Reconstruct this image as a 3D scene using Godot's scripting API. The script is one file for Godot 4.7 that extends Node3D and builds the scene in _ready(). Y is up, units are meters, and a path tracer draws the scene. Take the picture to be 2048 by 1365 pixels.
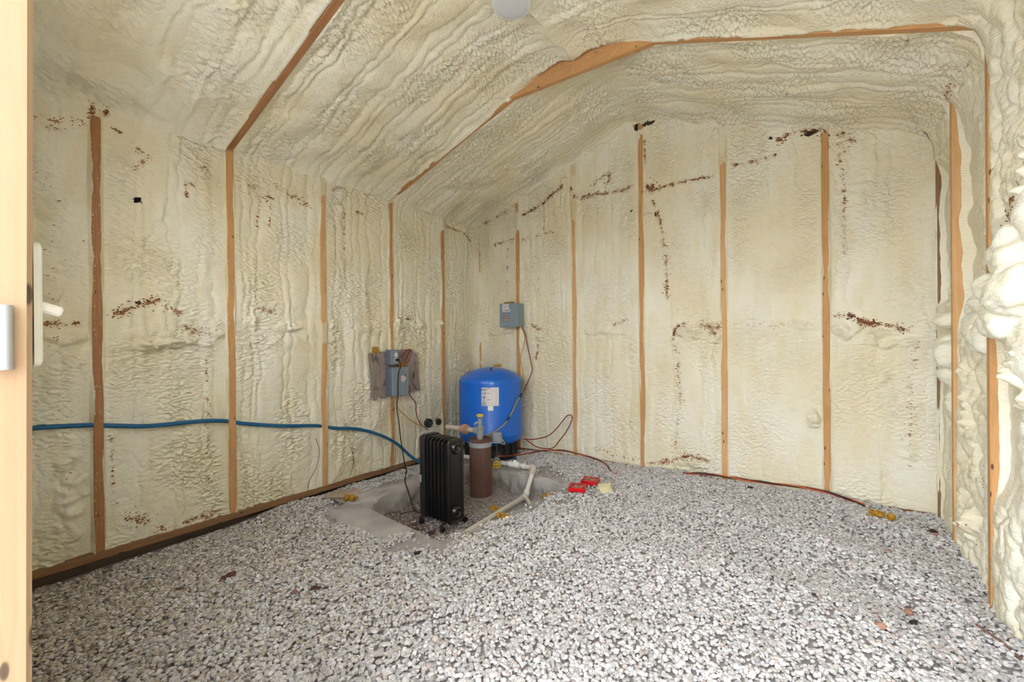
extends Node3D
# A spray-foamed timber pump shed with a gravel floor, seen from its doorway.
# x runs along the back wall from the left corner, z comes towards the door, y is up.

const W := 3.454       # inner width between stud faces
const L := 3.47        # inner depth
const EH := 2.275      # eave height
const RH := 2.873      # ridge height
const CAM := Vector3(2.9623, 1.0989, 3.5413)

var rng := RandomNumberGenerator.new()
var na := FastNoiseLite.new()
var nb := FastNoiseLite.new()
var nw := FastNoiseLite.new()
var nc := FastNoiseLite.new()
var M := {}
var taken := {}

func _ready():
	# ---- camera, sky, exposure
	var cam := Camera3D.new()
	cam.name = "camera"
	cam.fov = 75.02
	cam.near = 0.02
	var fw := Vector3(-0.580988, -0.001812, -0.81391)
	var rt := Vector3(0.813889, -0.00886, -0.580953)
	var up := Vector3(0.006159, 0.999959, -0.006623)
	cam.transform = Transform3D(Basis(rt, up, -fw), CAM)
	cam.current = true
	add_child(cam)
	var env := Environment.new()
	var sky := Sky.new()
	var sm := ProceduralSkyMaterial.new()
	sm.sky_top_color = Color(0.88, 0.90, 0.93)
	sm.sky_horizon_color = Color(0.94, 0.945, 0.95)
	sm.ground_bottom_color = Color(0.62, 0.61, 0.59)
	sm.ground_horizon_color = Color(0.72, 0.72, 0.71)
	sm.sky_curve = 0.2
	sm.sun_angle_max = 0.0
	sky.sky_material = sm
	env.background_mode = Environment.BG_SKY
	env.sky = sky
	env.background_energy_multiplier = 1.0
	env.ambient_light_source = Environment.AMBIENT_SOURCE_SKY
	env.tonemap_mode = Environment.TONE_MAPPER_LINEAR
	env.tonemap_exposure = 18.6
	env.sdfgi_enabled = true
	env.ssao_enabled = true
	env.ssil_enabled = true
	var we := WorldEnvironment.new()
	we.name = "world_environment"
	we.environment = env
	add_child(we)

	rng.seed = 71
	for p in [[na, 3], [nb, 9], [nw, 21]]:
		p[0].seed = p[1]
		p[0].noise_type = FastNoiseLite.TYPE_SIMPLEX
		p[0].fractal_type = FastNoiseLite.FRACTAL_NONE
		p[0].frequency = 1.0
	nc.seed = 5
	nc.noise_type = FastNoiseLite.TYPE_CELLULAR
	nc.fractal_type = FastNoiseLite.FRACTAL_NONE
	nc.cellular_return_type = FastNoiseLite.RETURN_DISTANCE
	nc.frequency = 1.0
	make_materials()
	make_shell()
	make_floor()
	make_tank()
	make_well()
	make_heater()
	make_pipes()
	make_electrics()
	make_cables()
	make_fittings()
	make_debris()

# ------------------------------------------------------------------ helpers
func numbered(called: String) -> String:
	if not taken.has(called):
		taken[called] = 0
		return called
	taken[called] += 1
	return "%s_%03d" % [called, taken[called]]

func obj(called: String, m: Mesh, mat: Material, parent: Node = null) -> MeshInstance3D:
	var o := MeshInstance3D.new()
	o.mesh = m
	if mat: o.material_override = mat
	if parent == null:
		o.name = numbered(called)
		add_child(o)
	else:
		o.name = called
		parent.add_child(o, true)
	return o

func tag(o: Node, label: String, category: String, group := ""):
	o.set_meta("label", label)
	o.set_meta("category", category)
	if group != "": o.set_meta("group", group)

func thing(called: String, label: String, category: String, at := Vector3.ZERO, turn := 0.0, group := "") -> Node3D:
	var o := Node3D.new()
	o.name = numbered(called)
	add_child(o)
	o.position = at
	o.rotation.y = turn
	tag(o, label, category, group)
	return o

func lin(r: float, g: float, b: float) -> Color:
	return Color(r / 255.0, g / 255.0, b / 255.0).srgb_to_linear()

func st_new() -> SurfaceTool:
	var st := SurfaceTool.new()
	st.begin(Mesh.PRIMITIVE_TRIANGLES)
	return st

# a flat quad whose front looks along n
func quad(st: SurfaceTool, a: Vector3, b: Vector3, c: Vector3, d: Vector3, n: Vector3, uv := []):
	var p := [a, b, c, d]
	var t := uv if uv.size() == 4 else [Vector2(0, 0), Vector2(1, 0), Vector2(1, 1), Vector2(0, 1)]
	if (b - a).cross(c - a).dot(n) > 0.0:
		p = [a, d, c, b]
		t = [t[0], t[3], t[2], t[1]]
	for i in [0, 1, 2, 0, 2, 3]:
		st.set_normal(n)
		st.set_uv(t[i])
		st.add_vertex(p[i])

func tri(st: SurfaceTool, a: Vector3, b: Vector3, c: Vector3, n: Vector3):
	var p := [a, b, c]
	if (b - a).cross(c - a).dot(n) > 0.0: p = [a, c, b]
	for v in p:
		st.set_normal(n)
		st.set_uv(Vector2(v.x + v.z, v.y))
		st.add_vertex(v)

# a chamfered box: centre transform xf, size s, chamfer b. The grain runs along the longest side.
func cbox(st: SurfaceTool, xf: Transform3D, s: Vector3, b := 0.003, off := Vector2.ZERO):
	var h := s * 0.5
	b = minf(b, minf(h.x, minf(h.y, h.z)) * 0.6)
	var along := 0
	if s.y >= s.x and s.y >= s.z: along = 1
	elif s.z >= s.x and s.z >= s.y: along = 2
	var k := h - Vector3(b, b, b)
	var uvof := func(p: Vector3, ax: int) -> Vector2:
		var o := [0, 1, 2]
		o.erase(ax)
		var vv: int = along if along != ax else o[1]
		o.erase(vv)
		return Vector2(p[o[0]] + ax * 0.37, p[vv]) + off
	for ax in 3:
		var o := [0, 1, 2]
		o.erase(ax)
		for sg in [-1.0, 1.0]:
			var pts := []
			var uvs := []
			for q in [[-1, -1], [1, -1], [1, 1], [-1, 1]]:
				var p := Vector3.ZERO
				p[ax] = sg * h[ax]
				p[o[0]] = q[0] * k[o[0]]
				p[o[1]] = q[1] * k[o[1]]
				pts.append(xf * p)
				uvs.append(uvof.call(p, ax))
			var n := Vector3.ZERO
			n[ax] = sg
			quad(st, pts[0], pts[1], pts[2], pts[3], (xf.basis * n).normalized(), uvs)
	for ax in 3:      # edges parallel to ax
		var o := [0, 1, 2]
		o.erase(ax)
		for q in [[-1, -1], [1, -1], [1, 1], [-1, 1]]:
			var pts := []
			var uvs := []
			for c in [[-1, 0], [1, 0], [1, 1], [-1, 1]]:
				var p := Vector3.ZERO
				p[ax] = c[0] * k[ax]
				p[o[0]] = q[0] * (h[o[0]] if c[1] == 0 else k[o[0]])
				p[o[1]] = q[1] * (k[o[1]] if c[1] == 0 else h[o[1]])
				pts.append(xf * p)
				uvs.append(uvof.call(p, o[1]))
			var n := Vector3.ZERO
			n[o[0]] = q[0]
			n[o[1]] = q[1]
			quad(st, pts[0], pts[1], pts[2], pts[3], (xf.basis * n).normalized(), uvs)
	for sx in [-1, 1]:
		for sy in [-1, 1]:
			for sz in [-1, 1]:
				var a := Vector3(sx * h.x, sy * k.y, sz * k.z)
				var c := Vector3(sx * k.x, sy * h.y, sz * k.z)
				var d := Vector3(sx * k.x, sy * k.y, sz * h.z)
				tri(st, xf * a, xf * c, xf * d, (xf.basis * Vector3(sx, sy, sz)).normalized())

func box_mesh(s: Vector3, b := 0.003, off := Vector2.ZERO) -> Mesh:
	var st := st_new()
	cbox(st, Transform3D.IDENTITY, s, b, off)
	return st.commit()

func at(x: float, y: float, z: float) -> Transform3D:
	return Transform3D(Basis.IDENTITY, Vector3(x, y, z))

# profile: PackedVector2Array of (radius, height) from bottom to top, turned about y, placed by xf
func lathe(st: SurfaceTool, prof: Array, seg: int, xf := Transform3D.IDENTITY):
	var n := prof.size()
	for i in n - 1:
		var a: Vector2 = prof[i]
		var b: Vector2 = prof[i + 1]
		var d := b - a
		if d.length() < 1e-7: continue
		var nn := Vector2(d.y, -d.x).normalized()
		var na_ := nn
		var nb_ := nn
		if i > 0:
			var e: Vector2 = a - prof[i - 1]
			var m := Vector2(e.y, -e.x).normalized()
			if m.dot(nn) > 0.75: na_ = (m + nn).normalized()
		if i < n - 2:
			var e2: Vector2 = prof[i + 2] - b
			var m2 := Vector2(e2.y, -e2.x).normalized()
			if m2.dot(nn) > 0.75: nb_ = (m2 + nn).normalized()
		for j in seg:
			var t0 := TAU * j / seg
			var t1 := TAU * (j + 1) / seg
			var vs := []
			for q in [[a, t0, na_], [b, t0, nb_], [b, t1, nb_], [a, t1, na_]]:
				var cs := cos(q[1])
				var sn := sin(q[1])
				vs.append([Vector3(q[0].x * cs, q[0].y, q[0].x * sn), Vector3(q[2].x * cs, q[2].y, q[2].x * sn), Vector2(q[1] / TAU, q[0].y)])
			for k in [0, 2, 1, 0, 3, 2]:
				st.set_normal((xf.basis * vs[k][1]).normalized())
				st.set_uv(vs[k][2])
				st.add_vertex(xf * vs[k][0])

# y axis of the lathe turned to look along d, base at p
func aim(p: Vector3, d: Vector3) -> Transform3D:
	d = d.normalized()
	var s := Vector3.RIGHT if absf(d.x) < 0.9 else Vector3.UP
	var z := s.cross(d).normalized()
	var x := d.cross(z).normalized()
	return Transform3D(Basis(x, d, z), p)

func smooth_path(pts: Array, step := 0.012) -> PackedVector3Array:
	var out := PackedVector3Array()
	var n := pts.size()
	for i in n - 1:
		var p0: Vector3 = pts[maxi(i - 1, 0)]
		var p1: Vector3 = pts[i]
		var p2: Vector3 = pts[i + 1]
		var p3: Vector3 = pts[mini(i + 2, n - 1)]
		var m := maxi(2, int(p1.distance_to(p2) / step))
		for k in m:
			out.append(p1.cubic_interpolate(p2, p0, p3, float(k) / m))
	out.append(pts[n - 1])
	return out

func tube(st: SurfaceTool, path: PackedVector3Array, r: float, seg := 8, caps := true):
	var n := path.size()
	var nor := Vector3.UP
	var t0 := (path[1] - path[0]).normalized()
	if absf(t0.dot(nor)) > 0.9: nor = Vector3.RIGHT
	nor = (nor - t0 * nor.dot(t0)).normalized()
	var rings := []
	var run := 0.0
	for i in n:
		var t := (path[mini(i + 1, n - 1)] - path[maxi(i - 1, 0)]).normalized()
		nor = (nor - t * nor.dot(t)).normalized()
		var bi := t.cross(nor)
		if i > 0: run += path[i].distance_to(path[i - 1])
		var ring := []
		for j in seg + 1:
			var a := TAU * j / seg
			var d := nor * cos(a) + bi * sin(a)
			ring.append([path[i] + d * r, d, Vector2(float(j) / seg, run)])
		rings.append(ring)
	for i in n - 1:
		for j in seg:
			for q in [[i, j], [i + 1, j + 1], [i, j + 1], [i, j], [i + 1, j], [i + 1, j + 1]]:
				var v = rings[q[0]][q[1]]
				st.set_normal(v[1])
				st.set_uv(v[2])
				st.add_vertex(v[0])
	if caps:
		for e in [0, n - 1]:
			var t := (path[e] - path[1 if e == 0 else n - 2]).normalized()
			for j in seg: tri(st, path[e], rings[e][j][0], rings[e][j + 1][0], t)

func tube_mesh(pts: Array, r: float, seg := 8, smooth := true) -> Mesh:
	var st := st_new()
	tube(st, smooth_path(pts) if smooth else PackedVector3Array(pts), r, seg)
	return st.commit()

func grid_mesh(pos: PackedVector3Array, col: PackedColorArray, nu: int, nv: int, flip: bool, skip := PackedByteArray(), uvs := PackedVector2Array()) -> ArrayMesh:
	var nor := PackedVector3Array()
	nor.resize(pos.size())
	var sg := -1.0 if flip else 1.0
	for j in nv:
		var j0 := maxi(j - 1, 0) * nu
		var j1 := mini(j + 1, nv - 1) * nu
		for i in nu:
			var du := pos[j * nu + mini(i + 1, nu - 1)] - pos[j * nu + maxi(i - 1, 0)]
			var dv := pos[j1 + i] - pos[j0 + i]
			nor[j * nu + i] = du.cross(dv).normalized() * sg
	var idx := PackedInt32Array()
	for j in nv - 1:
		for i in nu - 1:
			var a := j * nu + i
			if skip.size() and skip[a]: continue
			if flip: idx.append_array([a, a + 1, a + nu + 1, a, a + nu + 1, a + nu])
			else: idx.append_array([a, a + nu + 1, a + 1, a, a + nu, a + nu + 1])
	var ar := []
	ar.resize(Mesh.ARRAY_MAX)
	ar[Mesh.ARRAY_VERTEX] = pos
	ar[Mesh.ARRAY_NORMAL] = nor
	if col.size(): ar[Mesh.ARRAY_COLOR] = col
	if uvs.size(): ar[Mesh.ARRAY_TEX_UV] = uvs
	ar[Mesh.ARRAY_INDEX] = idx
	var m := ArrayMesh.new()
	m.add_surface_from_arrays(Mesh.PRIMITIVE_TRIANGLES, ar)
	return m

# ------------------------------------------------------------------ materials
func mat(r: float, g: float, b: float, rough := 0.8, metal := 0.0) -> StandardMaterial3D:
	var m := StandardMaterial3D.new()
	m.albedo_color = Color(r / 255.0, g / 255.0, b / 255.0)
	m.roughness = rough
	m.metallic = metal
	return m

func tex_from(w: int, h: int, f: Callable) -> ImageTexture:
	var im := Image.create(w, h, false, Image.FORMAT_RGB8)
	for y in h:
		for x in w: im.set_pixel(x, y, f.call(x, y))
	return ImageTexture.create_from_image(im)

func noise_tex(freq: float, sd: int, normal: bool, strength := 4.0, kind := FastNoiseLite.TYPE_SIMPLEX, oct := 4) -> ImageTexture:
	var n := FastNoiseLite.new()
	n.seed = sd
	n.noise_type = kind
	n.frequency = freq
	n.fractal_octaves = oct
	var im := n.get_seamless_image(512, 512)
	im.convert(Image.FORMAT_RGB8)
	if normal: im.bump_map_to_normal_map(strength)
	return ImageTexture.create_from_image(im)

# rounded pillows between sharp creases: the skin of the foam
func pillow_tex() -> ImageTexture:
	var n := FastNoiseLite.new()
	n.seed = 61
	n.noise_type = FastNoiseLite.TYPE_SIMPLEX
	n.frequency = 0.022
	n.fractal_type = FastNoiseLite.FRACTAL_RIDGED
	n.fractal_octaves = 2
	n.fractal_gain = 0.4
	n.domain_warp_enabled = true
	n.domain_warp_amplitude = 14.0
	n.domain_warp_frequency = 0.012
	var im := n.get_seamless_image(640, 640, true)
	im.convert(Image.FORMAT_RGB8)
	return ImageTexture.create_from_image(im)

func wood_tex(base: Color, dark: Color, sd: int) -> ImageTexture:
	var n := FastNoiseLite.new()
	n.seed = sd
	n.frequency = 1.0
	var kn := []
	var r := RandomNumberGenerator.new()
	r.seed = sd
	for k in 7: kn.append([Vector2(r.randf() * 192.0, r.randf() * 1024.0), r.randf_range(3.0, 6.0)])
	return tex_from(192, 1024, func(x, y):
		var u: float = x + 5.0 * n.get_noise_2d(x * 0.01, y * 0.004)
		var kd := 0.0
		for k in kn:
			var d := Vector2(x - k[0].x, (y - k[0].y) * 0.45).length()
			u += 9.0 * exp(-d / 9.0) * signf(x - k[0].x)
			kd = maxf(kd, 1.0 - smoothstep(k[1] * 0.6, k[1] * 1.1, d))
		var g: float = 0.5 + 0.5 * n.get_noise_2d(u * 0.16, y * 0.0016)
		var f: float = 0.5 + 0.5 * n.get_noise_2d(u * 0.55, y * 0.01 + 40.0)
		var s: float = 0.5 + 0.5 * n.get_noise_2d(x * 0.02 + 90.0, y * 0.006)
		var t := clampf(pow(g, 2.0) * 0.75 + f * 0.25 + (s - 0.5) * 0.5, 0.0, 1.0)
		var c := base.lerp(dark, t * 0.75)
		return c.lerp(dark * 0.4, kd * 0.8))

func make_materials():
	var foam := StandardMaterial3D.new()
	foam.vertex_color_use_as_albedo = true
	foam.roughness = 0.42
	foam.metallic_specular = 0.35
	foam.heightmap_enabled = true
	foam.heightmap_scale = 0.27
	foam.heightmap_texture = pillow_tex()
	foam.uv1_triplanar = true
	foam.uv1_world_triplanar = true
	foam.uv1_scale = Vector3(2.1, 4.4, 2.1)
	M.foam = foam
	var tints := [[Color8(208, 160, 106), Color8(158, 108, 62)], [Color8(178, 128, 84), Color8(112, 72, 44)], [Color8(218, 176, 124), Color8(176, 124, 76)], [Color8(166, 143, 114), Color8(150, 122, 90)], [Color8(150, 112, 78), Color8(92, 64, 44)]]
	var nm := ["wood", "wood_dark", "wood_light", "wood_pale", "wood_old"]
	for i in 5:
		var m := StandardMaterial3D.new()
		m.albedo_texture = wood_tex(tints[i][0], tints[i][1], 11 + i)
		m.roughness = 0.72
		m.uv1_scale = Vector3(6.0, 0.9, 1.0)
		M[nm[i]] = m
	var gr := mat(160, 154, 152, 0.95)
	M.gravel_base = gr
	var stn := StandardMaterial3D.new()
	stn.vertex_color_use_as_albedo = true
	stn.roughness = 0.85
	M.stone = stn
	M.speck = stn
	M.fleck = mat(226, 216, 184, .6)
	var con := StandardMaterial3D.new()
	con.vertex_color_use_as_albedo = true
	con.roughness = 0.95
	con.normal_enabled = true
	con.normal_scale = 0.9
	con.normal_texture = noise_tex(0.04, 14, true, 5.0, FastNoiseLite.TYPE_SIMPLEX, 5)
	con.uv1_triplanar = true
	con.uv1_world_triplanar = true
	con.uv1_scale = Vector3(5, 5, 5)
	M.concrete = con
	M.tank_blue = mat(0, 104, 216, 0.32)
	M.tank_blue.clearcoat_enabled = true
	M.tank_blue.clearcoat = 0.25
	M.black_plastic = mat(30, 30, 32, 0.5)
	M.black_enamel = mat(16, 16, 18, 0.2)
	M.black_enamel.clearcoat_enabled = true
	M.black_enamel.clearcoat = 0.6
	M.rubber = mat(22, 22, 22, 0.75)
	M.steel = mat(172, 178, 184, 0.38, 0.4)
	M.galv = mat(150, 155, 158, 0.5, 0.25)
	M.dark_metal = mat(74, 76, 78, 0.6, 0.4)
	M.box_grey = mat(132, 148, 160, 0.42)
	M.box_dark = mat(100, 114, 128, 0.45)
	M.switch_grey = mat(152, 164, 176, 0.5)
	M.white = mat(236, 236, 232, 0.4)
	M.pvc = mat(222, 220, 214, 0.45)
	M.pvc_dirty = mat(196, 184, 172, 0.7)
	M.yellow = mat(238, 200, 20, 0.4)
	M.blue = mat(0, 76, 120, 0.4)
	M.pex = mat(8, 90, 136, 0.45)
	M.red = mat(214, 18, 26, 0.4)
	M.amber = mat(176, 128, 26, 0.6)
	M.wire_black = mat(24, 22, 22, 0.6)
	M.wire_red = mat(128, 34, 30, 0.55)
	M.wire_yellow = mat(196, 156, 48, 0.5)
	M.wire_orange = mat(206, 106, 46, 0.55)
	M.cord_white = mat(196, 184, 172, 0.7)
	M.tape = mat(20, 20, 22, 0.6)
	M.sheath = mat(112, 100, 88, 0.9)
	M.siding = mat(150, 146, 138, 0.8)
	M.earth = mat(202, 198, 192, 0.95)
	var rust := StandardMaterial3D.new()
	var rn := FastNoiseLite.new()
	rn.seed = 33
	rn.frequency = 1.0
	rust.albedo_texture = tex_from(128, 128, func(x, y):
		var t := clampf(0.5 + 0.6 * rn.get_noise_2d(x * 0.09, y * 0.02) + 0.35 * rn.get_noise_2d(x * 0.3, y * 0.25), 0.0, 1.0)
		return Color8(92, 70, 67).lerp(Color8(128, 84, 62), t * t))
	rust.roughness = 0.8
	rust.uv1_scale = Vector3(2, 2, 1)
	M.rust = rust
	var ply := StandardMaterial3D.new()
	var pn := FastNoiseLite.new()
	pn.seed = 17
	pn.frequency = 1.0
	ply.albedo_texture = tex_from(256, 256, func(x, y):
		var g := 0.5 + 0.5 * pn.get_noise_2d(x * 0.09, y * 0.012)
		var s := 0.5 + 0.5 * pn.get_noise_2d(x * 0.02 + 50.0, y * 0.015)
		var f := 0.5 + 0.5 * pn.get_noise_2d(x * 0.4, y * 0.05 + 9.0)
		var c := Color8(118, 106, 102).lerp(Color8(182, 166, 158), clampf(g * 0.8 + f * 0.4 - 0.1, 0.0, 1.0))
		return c.lerp(Color8(70, 60, 60), smoothstep(0.55, 0.8, s) * 0.6))
	ply.roughness = 0.9
	ply.uv1_scale = Vector3(2.0, 2.0, 1)
	M.ply = ply

# ------------------------------------------------------------------ foam
# Stain strokes in wall coordinates: points, dots per metre, spread, darkness
var stains := {
	"left": [
		[[3.16,2.14,3.05,2.16,2.97,2.2], 60, .012, .35], [[3.11,2.12,3.03,2.12], 60, .012, .5], [[2.9,2.33,2.9,2.23], 160, .010, .9], [[2.955,2.31,2.95,2.22], 160, .008, .8], [[2.87,2.2,2.83,2.19], 120, .005, .8],
		[[2.78,2.14,2.72,2.11,2.78,2.02], 60, .01, .5], [[2.56,2.01,2.55,1.93], 110, .006, .7], [[2.56,2.01,2.51,2.005], 110, .006, .7], [[2.49,2.13,2.44,2.12], 110, .012, .6], [[2.24,2.1,2.18,2.09], 140, .012, .6], [[2.17,2.04,2.08,2.05], 160, .012, .9],
		[[2.06,2.13,1.82,2.06], 90, .015, .6], [[2.15,2.01,2.17,1.75], 45, .005, .5], [[2.08,2.01,2.09,1.86], 40, .005, .5], [[2.87,1.25,2.78,1.3,2.73,1.32,2.68,1.34], 150, .014, .8], [[2.66,1.31,2.58,1.27], 130, .014, .7],
		[[2.57,1.19,2.44,1.15], 170, .018, .8], [[3.12,1.19,3,1.2], 120, .010, .8], [[2.18,1.32,2.04,1.3], 90, .016, .6], [[2.46,1,2.45,0.18], 45, .008, .5], [[2.89,0.64,2.88,0.28], 40, .008, .5], [[2.83,0.19,2.74,0.14], 140, .016, .8],
		[[2.7,0.085,2.38,0.09], 120, .014, .8], [[1.63,2.22,1.52,2.29], 110, .012, .7], [[1.56,2.14,1.52,2.05], 160, .006, .9], [[1.43,2.11,1.36,2.1], 120, .008, .8], [[1.53,2.06,1.53,1.49], 40, .006, .7], [[1.02,1.3,0.86,1.29], 160, .012, .8],
		[[0.44,2.2,0.2,2.18,0.06,2.1], 120, .008, .8], [[3.17,1.19,3.14,1.19], 160, .012, .8], [[.95,1.2,.6,1.12], 25, .05, .5], [[.45,1.22,.1,1.2], 30, .05, .6], [[1.45,1.2,1.2,1.18], 25, .05, .5], [[3.1,1.9,3.05,.4], 14, .05, .4], [[.9,.4,.2,.3], 25, .1, .5], [[.9,.5,.6,.9], 20, .1, .5]],
	"back": [
		[[0.01,2.26,0.36,2.37,0.51,2.40], 110, .014, .8], [[0.57,2.3,0.8,2.38,1.01,2.5], 210, .009, 1.0], [[1.09,2.46,1.14,2.36,1.37,2.35,1.55,2.34,1.66,2.36], 150, .012, .95], [[1.3,2.44,1.4,2.5,1.46,2.5,1.42,2.39], 130, .018, .8],
		[[1.76,2.7,1.765,2.48], 90, .006, .9], [[1.77,2.36,1.8,2.29,1.98,2.31,2.28,2.3], 170, .010, .95], [[1.80,2.30,1.83,2.33], 300, .018, 1.0], [[1.82,2.21,1.88,2.04,1.92,1.72,1.93,1.4], 130, .012, .85], [[2.4,2.36,2.51,2.35,2.67,2.36], 190, .007, .9],
		[[2.67,2.45,2.78,2.48,2.92,2.45], 170, .011, .95], [[2.95,2.46,2.955,2.34], 170, .010, .9], [[3,2.4,3.09,2.4], 150, .010, .7], [[3.01,2.34,3.1,2.35], 140, .010, .7], [[3.02,2.3,3.05,2.05,3.04,1.62], 50, .010, .7], [[2.99,1.24,3.07,1.24,3.14,1.19,3.29,1.17,3.33,1.14], 220, .012, 1.0],
		[[1.97,1.09,1.99,1.19,2.08,1.23], 170, .009, .9], [[2.17,1.2,2.31,1.18], 210, .022, .8], [[2.19,1.24,2.29,1.12], 130, .018, .8], [[1.99,1.05,2.02,0.63,1.98,0.24], 60, .014, .7], [[1.98,0.16,2.09,0.2,2.23,0.18], 220, .014, .9], [[1.78,0.10,1.98,0.14], 140, .014, .7],
		[[3.38,1.05,3.36,0.78,3.35,0.3], 45, .022, .6], [[0.2,2.06,0.45,2.09], 110, .012, .7], [[0.55,2.06,0.93,2.1], 60, .014, .5], [[0.65,1.24,0.78,1.19], 150, .022, .7], [[0.39,2.04,0.35,1.55], 50, .008, .7], [[0.8,2.36,0.8,2.12], 50, .006, .8],
		[[0.73,1.05,0.7,0.91], 170, .006, .8], [[1.48,1.22,1.59,1.26], 110, .016, .7], [[0.66,2.05,0.71,1.53], 25, .05, .5], [[.1,1.3,.45,1.15], 45, .04, .6], [[1.3,.15,1.65,.1], 60, .03, .7], [[2.4,1.2,2.9,1.18], 30, .03, .5], [[.9,1.4,.95,2.2], 20, .05, .4]],
	"right": [
		[[.28,1.17,.4,1.14], 260, .02, .9], [[.35,2.1,.45,2.25,.8,2.3], 90, .02, .7], [[.7,1.3,.95,1.22], 130, .02, .7], [[.3,.2,.45,.9], 20, .05, .6], [[1.25,1.5,1.5,1.62], 90, .015, .7], [[.7,.2,.9,.5], 40, .05, .6]],
}
# Lumps: along, up, half-width, half-height, how proud
var lumps := {
	"left": [[2.64, 1.11, .13, .05, .030], [2.5, 1.10, .06, .04, .022], [2.74, 1.08, .05, .035, .015], [2.86, 2.04, .035, .09, .018], [1.54, 2.2, .05, .05, .022], [1.57, 2.1, .05, .035, .02], [2.39, 1.16, .04, .1, .012], [3.09, 1.54, .05, .3, .012], [3.04, .45, .07, .3, .020], [3.05, 1.12, .1, .04, .015], [.55, 1.27, .06, .05, .02], [.8, 1.25, .08, .045, .022], [1.05, 1.24, .04, .06, .02], [1.3, 1.2, .12, .03, .014], [2.0, 1.2, .12, .035, .014], [2.2, 1.22, .06, .05, .014], [1.62, 1.2, .05, .06, .015]],
	"back": [[2.1, 1.14, .12, .055, .03], [2.27, 1.12, .06, .06, .03], [1.99, 1.12, .04, .07, .012], [2.87, .54, .05, .09, .025], [3.05, 1.13, .07, .08, .025], [3.2, 1.08, .10, .06, .02], [3.36, 1.05, .05, .06, .015], [.96, 2.27, .06, .05, .015], [1.03, 2.55, .05, .07, .02], [2.8, 1.18, .12, .03, .014], [2.5, 1.16, .1, .03, .012], [1.78, 2.27, .025, .05, .015], [1.77, 2.09, .05, .025, .012], [3.35, .42, .05, .12, .01], [2.1, .14, .12, .03, .02], [2.3, 2.62, .05, .05, .02], [2.34, 2.4, .03, .04, .015], [.25, 1.18, .15, .05, .014], [.75, 1.13, .15, .05, .012], [1.4, 1.16, .2, .03, .012], [3.1, 2.02, .1, .15, .008]],
	"right": [[.34, .8, .05, .12, .02], [1.55, 1.0, .12, .14, .03], [1.6, 1.6, .1, .2, .03], [.42, 1.35, .05, .1, .02], [.7, .25, .06, .08, .03], [.66, .9, .03, .3, .02]],
}
# Ovals where the foam leaves a gap: along, up, half-width, half-height
var gaps := {
	"left": [[2.77, 1.855, .018, .014], [2.775, 1.31, .012, .010]],
	"back": [[1.715, 2.815, .040, .030], [1.79, 2.822, .060, .016], [2.64, 2.48, .014, .012], [1.64, 2.15, .010, .008], [1.84, 2.09, .010, .014], [2.87, 2.445, .045, .013]],
	"right": [],
}
# Stretches where the foam runs over the face of the stud: stud position, from, to
var covers := {
	"left": [[2.938, 2.2, 3.0], [1.718, 2.15, 3.0], [1.718, 1.08, 1.24], [1.108, 2.23, 3.0], [.498, 2.12, 3.0]],
	"back": [[.506, 2.14, 2.34], [1.116, 2.16, 3.0], [1.726, 2.73, 3.0], [2.336, 2.36, 3.0], [2.946, 2.46, 3.0], [.506, 2.44, 3.0]],
	"right": [[.498, 2.30, 3.0], [1.108, 2.24, 3.0]],
}

func side_frame(side: String) -> Array:
	match side:   # origin, along, inward
		"left": return [Vector3(0, 0, 0), Vector3(0, 0, 1), Vector3(1, 0, 0)]
		"right": return [Vector3(W, 0, 0), Vector3(0, 0, 1), Vector3(-1, 0, 0)]
		"front": return [Vector3(0, 0, L), Vector3(1, 0, 0), Vector3(0, 0, -1)]
	return [Vector3(0, 0, 0), Vector3(1, 0, 0), Vector3(0, 0, 1)]

func roof_y(x: float) -> float:
	return RH - (RH - EH) * absf(x - W * 0.5) / (W * 0.5)

# relief of the sprayed foam, s across the passes, t along them
func relief(s: float, t: float, kind: int, amp: float) -> float:
	var wx := s + 0.016 * nw.get_noise_2d(s * 3.0, t * 1.8 + 7.0) + 0.008 * nw.get_noise_2d(s * 11.0 + 3.0, t * 8.0)
	var wy := t + 0.009 * nb.get_noise_2d(s * 6.0 + 5.0, t * 5.0)
	var und := 0.008 * na.get_noise_2d(s * 2.6, t * 1.5)
	if kind == 2:       # lumpy
		var c1 := nc.get_noise_2d(wx * 17.0, wy * 12.0) + 1.0
		var c2 := nc.get_noise_2d(wx * 42.0 + 9.0, wy * 34.0) + 1.0
		return und * 1.5 + 0.034 * (0.75 - c1 * c1) + 0.010 * (0.7 - c2 * c2)
	# passes
	var col := wx / 0.085 + 0.55 * nb.get_noise_1d(wx * 5.0)
	var fr := col - floorf(col)
	var pass_amp := 0.35 + 0.65 * absf(nb.get_noise_2d(floorf(col) * 3.7, t * 0.9))
	var q := 2.0 * fr - 1.0
	var h := und + 0.0150 * pass_amp * (1.0 - pow(absf(q), 2.8))
	# wrinkles lying across the passes
	var m := clampf(0.55 + 0.9 * nw.get_noise_2d(s * 2.1 + 31.0, t * 1.6), 0.10, 1.0)
	wy += 0.02 * nb.get_noise_1d(floorf(col) * 5.3)
	var n1 := na.get_noise_2d(wx * 11.0, wy * 44.0)
	var n2 := nb.get_noise_2d(wx * 30.0, wy * 88.0)
	h += amp * m * (0.0105 * (0.5 - absf(n1)) * 2.0 + 0.0028 * n2)
	# pillowy puckers
	var c := nc.get_noise_2d(wx * 15.0 + 3.0, wy * 24.0) + 1.0
	h += amp * 0.0085 * (1.0 - m * 0.6) * (0.6 - c * c)
	return h

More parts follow.
